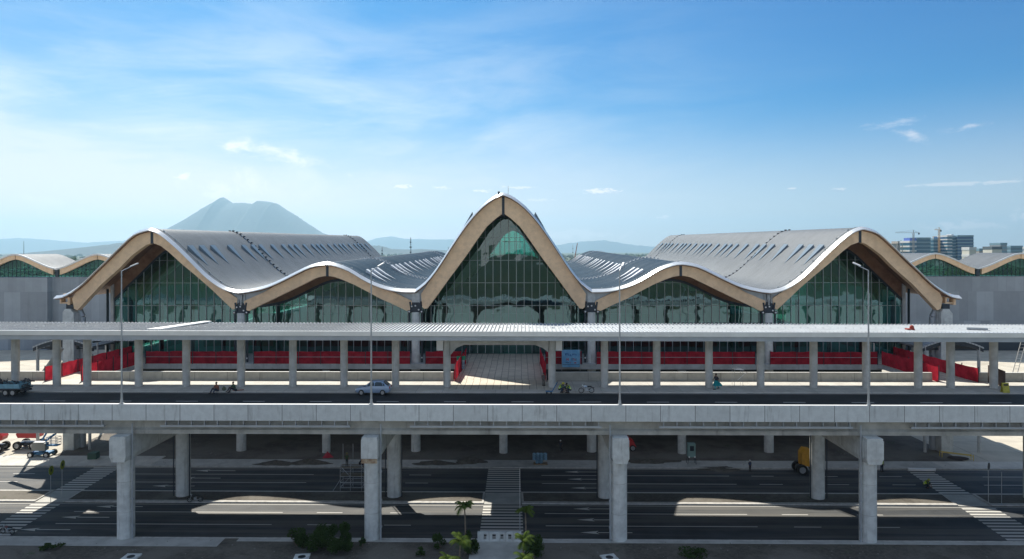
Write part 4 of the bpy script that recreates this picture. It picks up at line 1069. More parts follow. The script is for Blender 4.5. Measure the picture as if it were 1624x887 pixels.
# ------------------------------------------------------------------ people
def skinned(name, J, E_, matl, parent):
    me = bpy.data.meshes.new(name); keys = list(J)
    ix = {k: i for i, k in enumerate(keys)}
    me.from_pydata([J[k][0] for k in keys], [(ix[a], ix[b]) for a, b in E_], [])
    me.materials.append(matl)
    o = bpy.data.objects.new(name, me); COL.objects.link(o); o.parent = parent
    md = o.modifiers.new('skin', 'SKIN'); md.use_smooth_shade = True
    for k in keys:
        sv = me.skin_vertices[0].data[ix[k]]; sv.radius = J[k][1] if hasattr(J[k][1], '__len__') else (J[k][1],) * 2; sv.use_root = (k == 'pelvis')
    o.modifiers.new('sub', 'SUBSURF').levels = 1; o.modifiers['sub'].render_levels = 1
    return o
POSE = {
 'stand': dict(pelvis=(0, 0, .92), chest=(0, .01, 1.28), neck=(0, .01, 1.46), head=(0, -.01, 1.60), hipL=(.09, 0, .88), kneeL=(.11, -.02, .50), ankL=(.12, .02, .09), hipR=(-.09, 0, .88), kneeR=(-.11, -.02, .50), ankR=(-.12, .02, .09), shL=(.19, .01, 1.40), elL=(.25, .02, 1.13), wrL=(.25, -.06, .90), shR=(-.19, .01, 1.40), elR=(-.25, .02, 1.13), wrR=(-.24, -.08, .90)),
 'walk': dict(pelvis=(0, 0, .90), chest=(0, -.03, 1.27), neck=(0, -.04, 1.45), head=(0, -.07, 1.59), hipL=(.09, 0, .87), kneeL=(.10, -.20, .50), ankL=(.10, -.26, .10), hipR=(-.09, 0, .87), kneeR=(-.10, .08, .49), ankR=(-.10, .36, .16), shL=(.18, -.02, 1.39), elL=(.24, .12, 1.13), wrL=(.23, .10, .90), shR=(-.18, -.03, 1.39), elR=(-.24, -.14, 1.14), wrR=(-.22, -.32, 1.0)),
 'sit': dict(pelvis=(0, .12, .14), chest=(0, .05, .50), neck=(0, .0, .68), head=(0, -.03, .82), hipL=(.10, .08, .13), kneeL=(.15, -.30, .38), ankL=(.16, -.50, .02), hipR=(-.10, .08, .13), kneeR=(-.17, -.32, .36), ankR=(-.2, -.52, .02), shL=(.18, .03, .62), elL=(.22, -.12, .40), wrL=(.14, -.30, .40), shR=(-.18, .03, .62), elR=(-.23, -.1, .38), wrR=(-.15, -.3, .42)),
 'crouch': dict(pelvis=(0, .20, .30), chest=(0, -.02, .58), neck=(0, -.14, .72), head=(0, -.22, .83), hipL=(.10, .17, .28), kneeL=(.17, -.22, .48), ankL=(.14, -.04, .08), hipR=(-.10, .17, .28), kneeR=(-.17, -.22, .48), ankR=(-.14, -.04, .08), shL=(.18, -.08, .68), elL=(.21, -.28, .46), wrL=(.10, -.44, .26), shR=(-.18, -.08, .68), elR=(-.21, -.28, .46), wrR=(-.10, -.44, .26)),
}
def person(lab, loc, rz, pose, top, legs, head=None, vest=None, skin=(.20, .11, .07), extra=None, sc=1.0):
    pr = thing('person', lab, 'person', loc, rz); pr.scale = (sc,) * 3
    P = {k: Vector(v) for k, v in POSE[pose].items()}
    rr = dict(pelvis=(.15, .11), chest=(.16, .11), neck=.055, head=.095, hipL=.085, kneeL=.06, ankL=.042, hipR=.085, kneeR=.06, ankR=.042, shL=.055, elL=.042, wrL=.028, shR=.055, elR=.042, wrR=.028)
    J = {k: (P[k], rr[k]) for k in P}; E_ = [('pelvis', 'chest'), ('chest', 'neck'), ('neck', 'head')]
    J['crown'] = (P['head'] + Vector((0, 0, .09)), .06); E_.append(('head', 'crown'))
    J['nose'] = (P['head'] + Vector((0, -.115, .0)), .014); E_.append(('head', 'nose'))
    for s_ in 'LR':
        E_ += [('pelvis', 'hip' + s_), ('hip' + s_, 'knee' + s_), ('knee' + s_, 'ank' + s_), ('chest', 'sh' + s_), ('sh' + s_, 'el' + s_), ('el' + s_, 'wr' + s_)]
        J['toe' + s_] = (P['ank' + s_] + Vector((0, -.17, -.04)), .03); E_.append(('ank' + s_, 'toe' + s_))
        d = (P['wr' + s_] - P['el' + s_]).normalized(); sd_ = d.cross(Vector((0, 1, .2))).normalized()
        J['palm' + s_] = (P['wr' + s_] + d * .07, (.035, .018)); E_.append(('wr' + s_, 'palm' + s_))
        for k, (u, l) in enumerate(((-.03, .07), (-.01, .085), (.012, .08), (.032, .062))):
            J['f%d%s' % (k, s_)] = (P['wr' + s_] + d * (.08 + l) + sd_ * u + Vector((0, -.015, 0)), .008); E_.append(('palm' + s_, 'f%d%s' % (k, s_)))
        J['th' + s_] = (P['wr' + s_] + d * .08 + sd_ * -.055, .009); E_.append(('palm' + s_, 'th' + s_))
    skinned('body', J, E_, cm('skin%.2f' % skin[0], skin, .6), pr)
    t = MB(); t.tube(P['pelvis'], P['chest'], .165, .185, n=12).tube(P['chest'], P['neck'] - Vector((0, 0, .03)), .185, .085, n=12)
    for s_ in 'LR': t.tube(P['sh' + s_] - (P['sh' + s_] - P['chest']) * .4, P['sh' + s_], .075, .068, n=8).tube(P['sh' + s_], P['el' + s_], .066, .056, n=8)
    t.build('shirt', cm('cloth_%.2f_%.2f_%.2f' % top, top, .9), pr, smooth=True)
    t = MB(); t.ball(P['pelvis'], (.175, .14, .13), 10, 6)
    for s_ in 'LR': t.tube(P['hip' + s_], P['knee' + s_], .10, .075, n=8).tube(P['knee' + s_], P['ank' + s_], .075, .06, n=8)
    t.build('trousers', cm('cloth_%.2f_%.2f_%.2f' % legs, legs, .9), pr, smooth=True)
    h = P['head'] + Vector((0, .012, .045))
    if head: MB().ball(h + Vector((0, 0, .02)), (.125, .14, .10), 10, 6).tube(h - Vector((0, 0, .0)), h + Vector((0, 0, .02)), .15, n=12).build('helmet', cm('hat_%.2f_%.2f' % head[:2], head, .4), pr, smooth=True)
    else: MB().ball(h + Vector((0, .015, .01)), (.105, .11, .10), 10, 6).build('hair', cm('hair', (.012, .010, .009), .7), pr, smooth=True)
    for s_ in 'LR': MB().cbox(P['ank' + s_] + Vector((0, -.06, -.055)), (.10, .27, .07)).build('shoe', RUB, pr)
    if vest:
        t = MB(); t.tube(P['pelvis'] + (P['chest'] - P['pelvis']) * .1, P['chest'], .185, .20, n=12).tube(P['chest'], P['neck'] - Vector((0, 0, .06)), .20, .12, n=12)
        v = t.build('vest', cm('hivis', (.42, .60, .03), .7), pr, smooth=True)
        c = P['pelvis'] + (P['chest'] - P['pelvis']) * .4; d = (P['chest'] - P['pelvis']).normalized()
        MB().tube(c, c + d * .05, .205, n=12).build('reflective_band', cm('reflective', (.7, .7, .7), .3), v)
    return pr
p = up(1136, 618); w_ = person('woman walking on the sidewalk in a dark top and flowing turquoise skirt', (p.x, p.y, UP + .14), R(-70), 'walk', (.03, .03, .04), (.05, .30, .33), sc=1.12)
m_ = MB()
for i in range(14):
    a0, a1 = 2 * math.pi * i / 14, 2 * math.pi * (i + 1) / 14
    r0 = .19; r1 = lambda a, k: .40 + .06 * math.sin(5 * a) + (.28 if math.sin(a) > .3 else 0)
    P_ = lambda a, r, z: (r * math.cos(a) * .8, r * math.sin(a), z)
    m_.add([P_(a0, r0, 1.0), P_(a1, r0, 1.0), P_(a1, r1(a1, 0), .42), P_(a0, r1(a0, 0), .42)], [(0, 1, 2, 3)])
m_.build('skirt', cloth('turquoise_cloth', (.04, .42, .45)), w_)
p = up(343, 620); person('person in a brown top sitting on the kerb with legs in the road', (p.x, p.y, UP + .14), R(-25), 'sit', (.22, .08, .05), (.04, .05, .08), sc=1.25)
p = up(368, 619); person('person in dark green sitting by the canopy column holding a bag', (p.x, p.y + .3, UP + .14), R(-40), 'sit', (.04, .09, .05), (.03, .03, .04), sc=1.15)
tag(MB().ball((0, 0, .22), (.26, .2, .24), 9, 6).box(-.08, .08, -.03, .03, .42, .5).build('bag', cm('olive_bag', (.10, .12, .07), .9), None, smooth=True), 'small olive bag on the sidewalk between the two seated people', 'bag').location = (*up(355, 618).xy, UP + .14)
p = up(379, 619)
t_ = thing('tool_pile', 'low pile of tools by a canopy column beside the seated people', 'tools', (p.x - .4, p.y, UP + .14))
MB().tube((0, 0, 0), (0, 0, .28), .13, .16).build('bucket', M['dark_steel'], t_); MB().tube((-.3, 0, .05), (.7, .2, .12), .04).tube((.2, .1, .1), (1.0, -.1, .2), .05).build('tools', cm('rusty_red', (.25, .07, .04)), t_)
p = up(890, 622); person('left one of two crouching workers in lime vests by the motorcycle', (p.x, p.y, UP + .14), R(60), 'crouch', (.04, .07, .10), (.03, .05, .09), head=(.55, .50, .05), vest=True, sc=1.25)
p = up(901, 623); person('right one of two crouching workers in lime vests by the motorcycle', (p.x, p.y, UP + .14), R(-60), 'crouch', (.04, .07, .08), (.02, .03, .05), vest=True, sc=1.25)
p = up(862, 612); person('person in grey standing at the right fence of the paved bridge', (p.x, p.y, UP + .15), R(150), 'stand', (.12, .10, .10), (.10, .09, .08), sc=.95)
p = gx(1398, 749, .1); person('worker in lime vest and pale helmet standing at the far kerb near the right crossing', (p.x, p.y, .1), R(10), 'stand', (.03, .04, .06), (.02, .03, .05), head=(.6, .62, .6), vest=True, sc=1.12)
p = gx(1469, 775, 0); person('worker in lime vest crouching on the right crossing', (p.x, p.y, .008), R(40), 'crouch', (.05, .08, .04), (.02, .03, .04), vest=True, head=(.4, .42, .05), sc=1.25)
p = gx(889, 716, 0); person('worker in dark clothes and white helmet walking beneath the terminal slab', (p.x, p.y, .01), R(-60), 'walk', (.03, .035, .05), (.02, .02, .03), head=(.7, .7, .68))
p = gx(1189, 748, .1); person('person in dark blue with a white cap at the far kerb beside the round columns', (p.x, p.y, .1), R(20), 'stand', (.05, .07, .12), (.02, .02, .03), head=(.6, .6, .6), sc=.9)

# blue hand cart
p = up(871, 624)
hc_ = thing('hand_cart', 'blue hand cart with a raised handle beside the canopy column', 'cart', (p.x, p.y, UP + .14), 0)
MB().box(-.45, .35, -.25, .25, .22, .30).build('tray', cm('blue_paint', (.05, .16, .30)), hc_); MB().path([(.35, -.2, .28), (.95, -.2, 1.35)], .03).path([(.35, .2, .28), (.95, .2, 1.35)], .03).path([(.95, -.2, 1.35), (.95, .2, 1.35)], .03).build('handle', cm('blue_paint', (.05, .16, .30)), hc_)
for x in (-.3, .2):
    for y in (-.22, .22): MB().tube((x, y - .03, .1), (x, y + .03, .1), .1, n=10).build('wheel', RUB, hc_)
# white-topped stand
p = up(1172, 613)
st = thing('market_umbrella', 'small white topped shade on thin poles with a slanting rail, right of the walking woman', 'shade', (p.x, p.y + .6, UP + .14))
MB().prism([(-.62, 2.05), (.68, 1.98), (.5, 2.1), (.1, 2.22), (-.35, 2.18)], 'y', -.55, .55).build('top', M['white'], st)
for x in (-.55, .5):
    for y in (-.45, .45): MB().tube((x, y, 0), (x, y, 2.04), .02, n=5).build('pole', M['steel'], st)
MB().tube((-.2, -.5, .7), (1.0, -.5, 1.75), .03, n=5).build('slanting_rail', M['white'], st)
# yellow sign board and dark panel
p = up(1594, 624)
sb = thing('sign_board', 'yellow folding sign board standing at the right end of the sidewalk', 'sign', (p.x, p.y, UP + .14))
MB().add([(-.4, -.25, 0), (.4, -.25, 0), (.4, .0, 1.15), (-.4, .0, 1.15), (-.4, -.2, 0), (.4, -.2, 0), (.4, .05, 1.15), (-.4, .05, 1.15)], [(0, 1, 2, 3), (7, 6, 5, 4), (0, 4, 5, 1), (3, 2, 6, 7), (0, 3, 7, 4), (1, 5, 6, 2)]).build('front_board', cm('sign_yellow', (.45, .40, .04), .5, var=.2, scale=5), sb)
MB().add([(-.4, .30, 0), (.4, .30, 0), (.4, .06, 1.15), (-.4, .06, 1.15)], [(0, 1, 2, 3)]).build('rear_board', cm('sign_yellow', (.45, .40, .04)), sb)
MB().add([(-.25, -.085, .82), (.28, -.085, .82), (.28, -.035, 1.0), (-.25, -.035, 1.0)], [(0, 1, 2, 3)]).build('lettering', cm('black_ink', (.02, .02, .02)), sb).location = (0, -.03, 0)
a, b = up(1581, 608), up(1600, 617)
tag(MB().prism([(88.2, 0), (85.2, 0), (85.2, 1.95), (88.2, 2.2)], 'x', 0, .12).build('screen_panel', cm('brown_board', (.07, .05, .045), .8, var=.3, scale=2), None), 'dark brown hoarding panel standing behind the yellow sign board', 'panel').location = (59.55, 0, UP + .14)

# ------------------------------------------------------------------ posters
bn = thing('banner', 'light blue banner with blue and red lettering on the fence right of the bridge', 'banner', (XC, 102.4, UP))
a = Vector((5.95, 102.1, 0)); x0 = 5.95; x1 = 8.62; z0 = 13.15; z1 = 15.75
MB().box(x0, x1, 102.10, 102.16, z0, z1).build('cloth', cm('banner_blue', (.22, .48, .70), .6, col2=(.12, .36, .62), scale=1.3), bn, world=True)
MB().box(x0 - .05, x0, 102.05, 102.2, z0 - .5, z1 + .1).build('pole', M['steel'], bn, world=True); MB().box(x1, x1 + .05, 102.05, 102.2, z0 - .5, z1 + .1).build('pole', M['steel'], bn, world=True)
def marks(rects, col, nm):
    m_ = MB()
    for u0, u1, v0, v1 in rects: m_.box(x0 + u0 * 2.67, x0 + u1 * 2.67, 102.085, 102.097, z1 - v1 * 2.6, z1 - v0 * 2.6)
    m_.build('lettering', cm(nm, col), bn, world=True)
marks([(.18, .23, .2, .32), (.23, .30, .2, .23), (.25, .28, .26, .32), (.32, .36, .2, .32), (.36, .42, .29, .32), (.44, .48, .25, .36), (.48, .54, .33, .36), (.57, .60, .2, .32), (.60, .64, .26, .28), (.64, .67, .2, .32), (.70, .73, .2, .32), (.76, .80, .24, .32)], (.02, .10, .34), 'blue_ink')
marks([(.25, .28, .48, .62), (.28, .33, .53, .56), (.33, .37, .48, .62), (.62, .70, .49, .52), (.66, .69, .52, .62), (.72, .75, .54, .62), (.45, .49, .72, .77), (.68, .80, .72, .78)], (.42, .03, .07), 'red_ink')
marks([(.53, .62, .48, .50), (.53, .55, .50, .60), (.60, .62, .50, .60), (.55, .60, .58, .60), (.77, .80, .48, .62), (.03, .97, .84, .86), (.2, .4, .72, .75)], (.03, .05, .15), 'dark_ink')
pz = thing('poster', 'green and white poster on the left fence of the paved bridge', 'poster', (-8.35, 96, UP))
MB().box(-9.2, -7.95, 95.9, 95.95, 15.2, 15.75).build('green_band', cm('poster_green', (.02, .34, .20)), pz, world=True)
MB().box(-9.2, -8.1, 95.9, 95.95, 13.95, 15.195).build('white_sheet', cm('poster_white', (.55, .65, .72), .6, col2=(.12, .3, .45), scale=4.5), pz, world=True)

# ------------------------------------------------------------------ lower level: machines
blu = cm('lift_blue', (.02, .16, .34), .45); gry = cm('hood_grey', (.26, .27, .25), .6)
p = gx(62, 724, 0)
bl_ = thing('boom_lift', 'blue boom lift with a grey engine hood and railed basket', 'boom lift', (p.x, p.y + .8, .004), 0)
for x in (-1.3, 1.1):
    for y in (-.85, .85): wheel(bl_, x, y, .42, .3)
MB().box(-1.5, 1.3, -.6, .6, .38, .72).tube((-.1, 0, .7), (-.1, 0, 1.0), .45, n=12).build('chassis', blu, bl_)
MB().prism([(-1.2, 1.0), (.75, 1.0), (.8, 1.2), (.8, 2.05), (.5, 2.2), (-1.0, 2.2), (-1.25, 1.9)], 'y', -.75, .1).build('engine_hood', gry, bl_)
MB().box(-1.05, .55, -.70, .05, 2.203, 2.25).build('hood_top', M['white'], bl_)
MB().tube((-.9, .45, 1.4), (1.3, .5, 3.1), .15, n=8).tube((1.3, .5, 3.1), (1.6, .5, 3.2), .12, n=8).tube((-.9, .45, 1.6), (2.4, 2.0, 8.2), .14, .1, n=8).build('boom', blu, bl_)
m_ = MB()
for z in (1.75, 2.15, 2.55, 2.95):
    for a, b in (((.9, -.6), (2.5, -.6)), ((2.5, -.6), (2.5, .3)), ((.9, .3), (2.5, .3)), ((.9, -.6), (.9, .3))): m_.tube((a[0], a[1], z), (b[0], b[1], z), .035, n=5)
for x in (.9, 1.7, 2.5):
    for y in (-.6, .3): m_.tube((x, y, 1.7), (x, y, 2.98), .035, n=5)
m_.box(.9, 2.5, -.6, .3, 1.66, 1.74); m_.build('basket', blu, bl_)
p = gx(40, 711, 0)
rl = thing('boom_lift', 'red boom lift with large black wheels behind the blue one', 'boom lift', (p.x, p.y + .9, .004), 0)
for x in (-1.25, 1.3):
    for y in (-.95, .95): wheel(rl, x, y, .62, .4)
MB().box(-1.4, 1.5, -.6, .6, .55, 1.0).build('chassis', M['dark_steel'], rl)
MB().prism([(-1.3, 1.75), (1.6, 1.75), (1.8, 2.3), (1.4, 2.9), (-1.2, 2.9), (-1.6, 2.3)], 'y', -.8, .8).build('engine_hood', cm('lift_red', (.50, .03, .03), .4), rl)
MB().tube((-1, .2, 2.3), (-3.5, 1.2, 7.6), .16, .11, n=8).build('boom', cm('lift_red', (.50, .03, .03), .4), rl)
p = gx(-19, 716, 0)
dup(rl, (p.x, p.y + .9, .004), rz=R(10), label='red machine cut by the left edge of the photo')
p = gx(1270, 756, 0)
yl = thing('wheel_loader', 'yellow wheeled machine half hidden behind a round pier on the far road', 'loader', (p.x + 1.3, p.y + 1.2, .004), 0)
ye = cm('machine_yellow', (.62, .30, .02), .5, var=.12, scale=2)
for x in (-1.0, 1.3):
    for y in (-.8, .8): wheel(yl, x, y, .72, .45)
MB().prism([(-.95, 1.2), (2.0, 1.0), (2.1, 1.9), (.6, 2.1), (.3, 3.4), (-.5, 3.5), (-.95, 2.9)], 'y', -.7, .7).build('body', ye, yl)
MB().box(.32, .36, -.5, .5, 2.3, 3.2).build('cab_window', DG, yl)
# light tower
p = gx(1097, 738, 0)
lt = thing('generator', 'pale green generator cabinet on thin legs beneath the terminal', 'generator', (p.x, p.y + .4, .004))
MB().box(-.52, .52, -.4, .4, 1.1, 3.0).build('cabinet', cm('pale_green', (.22, .36, .34), .5), lt)
MB().box(-.28, .28, -.42, -.403, 2.0, 2.7).build('door', M['dark_steel'], lt)
for x in (-.6, .6):
    for y in (-.4, .4): MB().tube((x, y, 0), (x * .8, y, 1.15), .04, n=6).build('leg', M['dark_steel'], lt)
for x in (-.4, .4): MB().ball((x, -.45, 1.15), .12, 8, 5).build('lamp', M['white'], lt)

# pallet of bags
p = gx(857, 739, 0)
pl = thing('pallet', 'wooden pallet under the stack of blue bags at the far kerb', 'pallet', (p.x, p.y + .6, .1))
MB().box(-1.0, 1.0, -.5, .5, .12, .16).build('deck', cm('pallet_wood', (.30, .22, .14), .9), pl)
for y in (-.45, 0, .45): MB().box(-1.0, 1.0, y - .05, y + .05, .0, .118).build('bearer', cm('pallet_wood', (.30, .22, .14), .9), pl)
bag = None; rnd = random.Random(2); nb = 0
for lvl, cols in enumerate(((0, 1), (0, 1), (-1, 0, 1, 2), (-1, 0, 1, 2), (-1, 0, 1, 2), (-1, 0, 1, 2))):
    for ci, c in enumerate(cols):
        loc = (p.x - .36 + (c if lvl > 1 else c * 1.0) * .52 - (.0 if lvl > 1 else .1), p.y + .6 + rnd.uniform(-.04, .04), .26 + lvl * .235)
        names = {0: 'leftmost', 1: 'second', 2: 'third', 3: 'rightmost'}
        rown = ('bottom', 'second lowest', 'third lowest', 'fourth', 'fifth', 'top')[lvl]
        lab = '%s bag in the %s layer of the blue stack on the pallet' % (names[ci], rown)
        if bag is None:
            bag = thing('cement_bag', lab, 'bag', loc, 0, 'blue bags stacked on the pallet')
            m_ = MB(); m_.ball((0, 0, .11), (.29, .5, .125), 12, 6); m_.build('sack', cm('bag_blue', (.10, .30, .46), .6, col2=(.35, .5, .6), scale=7), bag, smooth=True)
        else: dup(bag, loc, rz=rnd.uniform(-.08, .08), label=lab)
# red tarpaulin, rubble
def mound(name, lab, cat, c, r, h, matl, seed, n=22):
    rnd = random.Random(seed); m_ = MB(); vs = []; fs = []; K = 6
    ph = [rnd.uniform(0, 6) for _ in range(4)]
    for j in range(K + 1):
        for i in range(n):
            a = 2 * math.pi * i / n; t = j / K; w_ = 1 + .18 * math.sin(3 * a + ph[0]) + .1 * math.sin(7 * a + ph[1])
            vs.append((r[0] * t * w_ * math.cos(a), r[1] * t * w_ * math.sin(a), h * max(0, (1 - t) ** 1.0) * (1 + .22 * math.sin(5 * a + ph[2] + t * 5)) + (0 if j == K else rnd.uniform(0, .07 * h))))
    for j in range(K):
        for i in range(n): fs.append((j * n + i, (j + 1) * n + i, (j + 1) * n + (i + 1) % n, j * n + (i + 1) % n))
    o = m_.add(vs, fs).build(name, matl, None); o.location = (c.x, c.y, .006); tag(o, lab, cat); return o
mound('tarpaulin', 'crumpled red tarpaulin lying by a round column under the terminal', 'tarpaulin', gx(519, 724, 0), (.8, .5), .7, cm('tarp_red', (.42, .02, .04), .6), 3)
for i, (px, py, rx, hh, lab) in enumerate(((437, 735, 2.0, .6, 'left low earth heap at the far kerb beneath the terminal'), (490, 734, 2.1, .75, 'earth heap at the far kerb left of the red tarpaulin'), (690, 735, 2.4, .5, 'flat earth heap at the far kerb left of the central crossing'), (745, 733, 1.6, .85, 'dark rubble heap at the far kerb beside the central crossing'), (1030, 733, 3.2, .45, 'wide flat heap of dark soil right of the red vehicle'), (1140, 744, 2.4, .25, 'thin spread of brown soil near the generator'))):
    mound('earth_heap', lab, 'heap', gx(px, py, 0), (rx * 1.6, 1.3), hh * .85, M['dirt'], 10 + i)
# red vehicle glimpsed beside the pier
p = gx(1006, 716, 0)
rv = thing('dump_cart', 'small red vehicle with a pale hubbed wheel half hidden by a pier', 'vehicle', (p.x - .6, p.y + .8, .004), 0)
for x in (-.9, .35):
    for y in (-.7, .7): wheel(rv, x, y, .45, .2, rim=.75)
MB().prism([(-1.6, .6), (.9, .6), (.5, 1.5), (-.4, 2.1), (-1.6, 2.1)], 'y', -.65, .65).build('body', cm('lift_red', (.50, .03, .03), .4), rv)
# rolling scaffold with two workers
p = gx(563, 779, 0)
sc_ = thing('scaffold', 'low tube scaffold with plank decks on the far road beside the pier', 'scaffold', (p.x, p.y + .9, .004))
m_ = MB()
for x in (-2.0, -.7, .7, 2.0):
    for y in (-.6, .8): m_.tube((x, y, 0), (x, y, 3.4 if y < 0 else 5.6), .035, n=6)
for z in (.4, 1.1, 1.8, 2.5, 3.2):
    for y in (-.6, .8): m_.tube((-2, y, z), (2, y, z), .03, n=5)
    for x in (-2, -.7, .7, 2): m_.tube((x, -.6, z), (x, .8, z), .03, n=5)
for a, b in ((-2, -.7), (.7, 2)): m_.tube((a, -.62, .4), (b, -.62, 1.8), .025, n=5).tube((b, -.62, 1.8), (a, -.62, 3.2), .025, n=5)
m_.tube((-2.9, -1.0, 0), (-2.0, -.6, 1.4), .03, n=5).tube((2.9, -1.0, 0), (2.0, -.6, 1.4), .03, n=5)
m_.build('tube_frame', M['steel'], sc_)
for z in (1.82, 2.9): MB().box(-2.1, 2.1, -.55, .75, z, z + .06).build('plank_deck', cm('plank', (.25, .22, .17), .9), sc_)
q = Vector((p.x, p.y + .9, .004))
person('worker in dark green standing at the left of the tube scaffold deck', (q.x - 1.3, q.y, 2.97), R(160), 'stand', (.05, .08, .03), (.03, .04, .04), head=(.2, .2, .05))
person('worker in black bending at the middle of the tube scaffold deck', (q.x + .6, q.y, 2.97), R(80), 'crouch', (.015, .015, .02), (.02, .02, .03), sc=1.15)
# excavated pit with tape
pit = thing('taped_pit', 'dark open pit crossed by yellow warning tape on the right forecourt', 'pit', (*gx(1519, 729, 0).xy, 0))
MB().add([(math.cos(a) * 1.5, math.sin(a) * 1.0, .115) for a in [i * .45 for i in range(14)]], [tuple(range(14))]).build('pit_mouth', cm('wet_soil', (.045, .025, .018), .9), pit)
for dy_ in (-.2, .35): MB().tube((-1.9, dy_ + .9, .75), (1.6, dy_ - .8, .70), .05, n=5).build('tape', cm('tape_yellow', (.7, .5, .04), .5), pit)
for x, y in ((-1.9, .7), (-1.9, 1.25), (1.6, -1.0), (1.6, -.45)): MB().tube((x, y, .0), (x, y, .85), .04, n=6).build('stake', cm('tape_yellow', (.7, .5, .04), .5), pit)
# signs and poles at the lower level
def round_sign(lab, px, py, h, rz, loc=None):
    c = gx(px, py, .14)
    s_ = thing('road_sign', lab, 'road sign', (c.x, c.y, .13), R(rz))
    MB().tube((0, 0, 0), (0, 0, h), .035, n=8).build('post', M['steel'], s_)
    MB().tube((0, -.07, h - .55), (0, -.045, h - .55), .55, n=24).build('sign_plate', cm('sign_lime', (.33, .42, .03), .4), s_)
    MB().tube((0, -.078, h - .55), (0, -.071, h - .55), .2, n=16).build('symbol', cm('sign_dark', (.06, .10, .02), .4), s_)
round_sign('nearer of two round lime road signs on the left median', 80, 797, 4.6, 98)
round_sign('farther of two round lime road signs on the left median', 98, 784, 4.4, 98)
c = gx(1567, 800, .14); rs = thing('road_sign', 'dark round road sign on a thin post on the right median', 'road sign', (c.x, c.y, .13), R(40))
MB().tube((0, 0, 0), (0, 0, 4.9), .035, n=8).build('post', M['steel'], rs); MB().tube((0, -.07, 4.5), (0, -.045, 4.5), .42, n=20).build('sign_plate', M['dark_steel'], rs)
c = gx(1588, 802, .14); tag(MB().tube((0, 0, 0), (0, 0, 3.9), .035, n=8).box(-.08, .08, -.08, .08, 0, .05).build('signpost', M['steel'], None), 'bare thin steel post on the right median beside the dark round sign', 'post').location = (c.x, c.y, .15)
c = gx(824, 856, .12); tag(MB().tube((0, 0, 0), (0, 0, 7.6), .05, .035, n=8).box(-.12, .12, -.12, .12, 0, .06).build('pole', M['steel'], None), 'tall thin grey pole at the near kerb right of the central crossing', 'pole').location = (c.x, c.y + .2, .12)
# slotted kerb block at the end of the central crossing
kb = thing('bollard_block', 'pale concrete block with five slots at the near end of the central crossing', 'bollard', (-2.4, 71.6, .12))
m_ = MB().box(-2.3, 2.3, -.18, .18, 0, .22).box(-2.3, 2.3, -.18, .18, .78, .95)
for x0_, x1_ in ((-2.3, -1.65), (-1.35, -.75), (-.38, .1), (.42, .92), (1.25, 1.62), (1.85, 2.3)): m_.box(x0_, x1_, -.178, .178, .22, .78)
m_.build('block', M['pier'], kb)
tag(MB().prism([(0, 0), (3.6, -.1), (3.9, .35), (.1, .5)], 'z', 0, .28).build('concrete_block', M['white'], None), 'bright white slab at the far end of the right crossing', 'slab').location = (*gx(1441, 748, .1).xy, .1)
for i, (px, py, lab) in enumerate(((207, 883, 'leftmost pale concrete manhole frame in the near soil'), (478, 884, 'middle pale concrete manhole frame in the near soil, below the bushes'), (966, 886, 'pale concrete manhole frame in the near soil by the third pier'))):
    c = gx(px, py, .1); mh = thing('manhole', lab, 'manhole', (c.x, c.y, .1), R(8 * i))
    MB().box(-.75, .75, -.7, .7, 0, .14).build('frame', M['pier'], mh); MB().tube((0, 0, .141), (0, 0, .15), .38, n=18).build('cover', M['dark_steel'], mh)
tag(MB().prism([(0, 0), (1.2, .1), (1.1, 1.2), (.1, 1.1)], 'z', 0, .9).build('crate', cm('green_box', (.06, .12, .09), .7), None), 'dark green crate on the sidewalk beyond the left crossing', 'crate').location = (*gx(138, 727, .1).xy, .1)
rnd = random.Random(12); m_ = MB()
for i in range(500):
    x = rnd.uniform(-60, 60); y = rnd.uniform(63, 71.5) if rnd.random() < .6 else rnd.uniform(97, 108); r_ = rnd.uniform(.03, .10)
    z = .1
    m_.ball((x, y, z), (r_, r_ * rnd.uniform(.6, 1.2), r_ * .6), 5, 4)
o = m_.build('gravel', cm('stone', (.20, .19, .17), .9), None); o['kind'] = 'stuff'

# ------------------------------------------------------------------ vegetation
def leafy(n, rx, ry, rz_, size, seed, clumps=7, base=0.15):
    rnd = random.Random(seed); m_ = MB()
    cs = [(rnd.uniform(-.6, .6) * rx, rnd.uniform(-.6, .6) * ry, rz_ * rnd.uniform(.25, .95), rnd.uniform(.28, .5)) for _ in range(clumps)]
    for i in range(n):
        c = rnd.choice(cs); v = Vector((rnd.gauss(0, 1), rnd.gauss(0, 1), rnd.gauss(0, 1))).normalized() * (c[3] * rnd.uniform(.5, 1.1))
        q = Vector((c[0] + v.x * rx, c[1] + v.y * ry, max(base, c[2] + v.z * rz_ * .7)))
        a = Vector((rnd.gauss(0, 1), rnd.gauss(0, 1), rnd.gauss(0, .6))).normalized(); b = a.orthogonal().normalized(); b.rotate(Matrix.Rotation(rnd.uniform(0, 6), 3, a)); s_ = size * rnd.uniform(.6, 1.4)
        m_.add([q - a * s_, q - b * s_ * .45, q + a * s_, q + b * s_ * .45], [(0, 1, 2, 3)])
    return m_
def shrub(lab, px, py, w_, h, seed, matl='leaf_dark'):
    c = gx(px, py, .1); s_ = thing('shrub', lab, 'shrub', (c.x, c.y, .1), 0)
    leafy(int(330 * w_ * h), w_ / 2, w_ / 2, h, .13, seed).build('foliage', M[matl], s_)
    m_ = MB(); rnd = random.Random(seed)
    for i in range(5): m_.tube((0, 0, 0), (rnd.uniform(-.3, .3) * w_, rnd.uniform(-.3, .3) * w_, h * .7), .03, .01, n=5)
    m_.build('stem', M['bark'], s_)
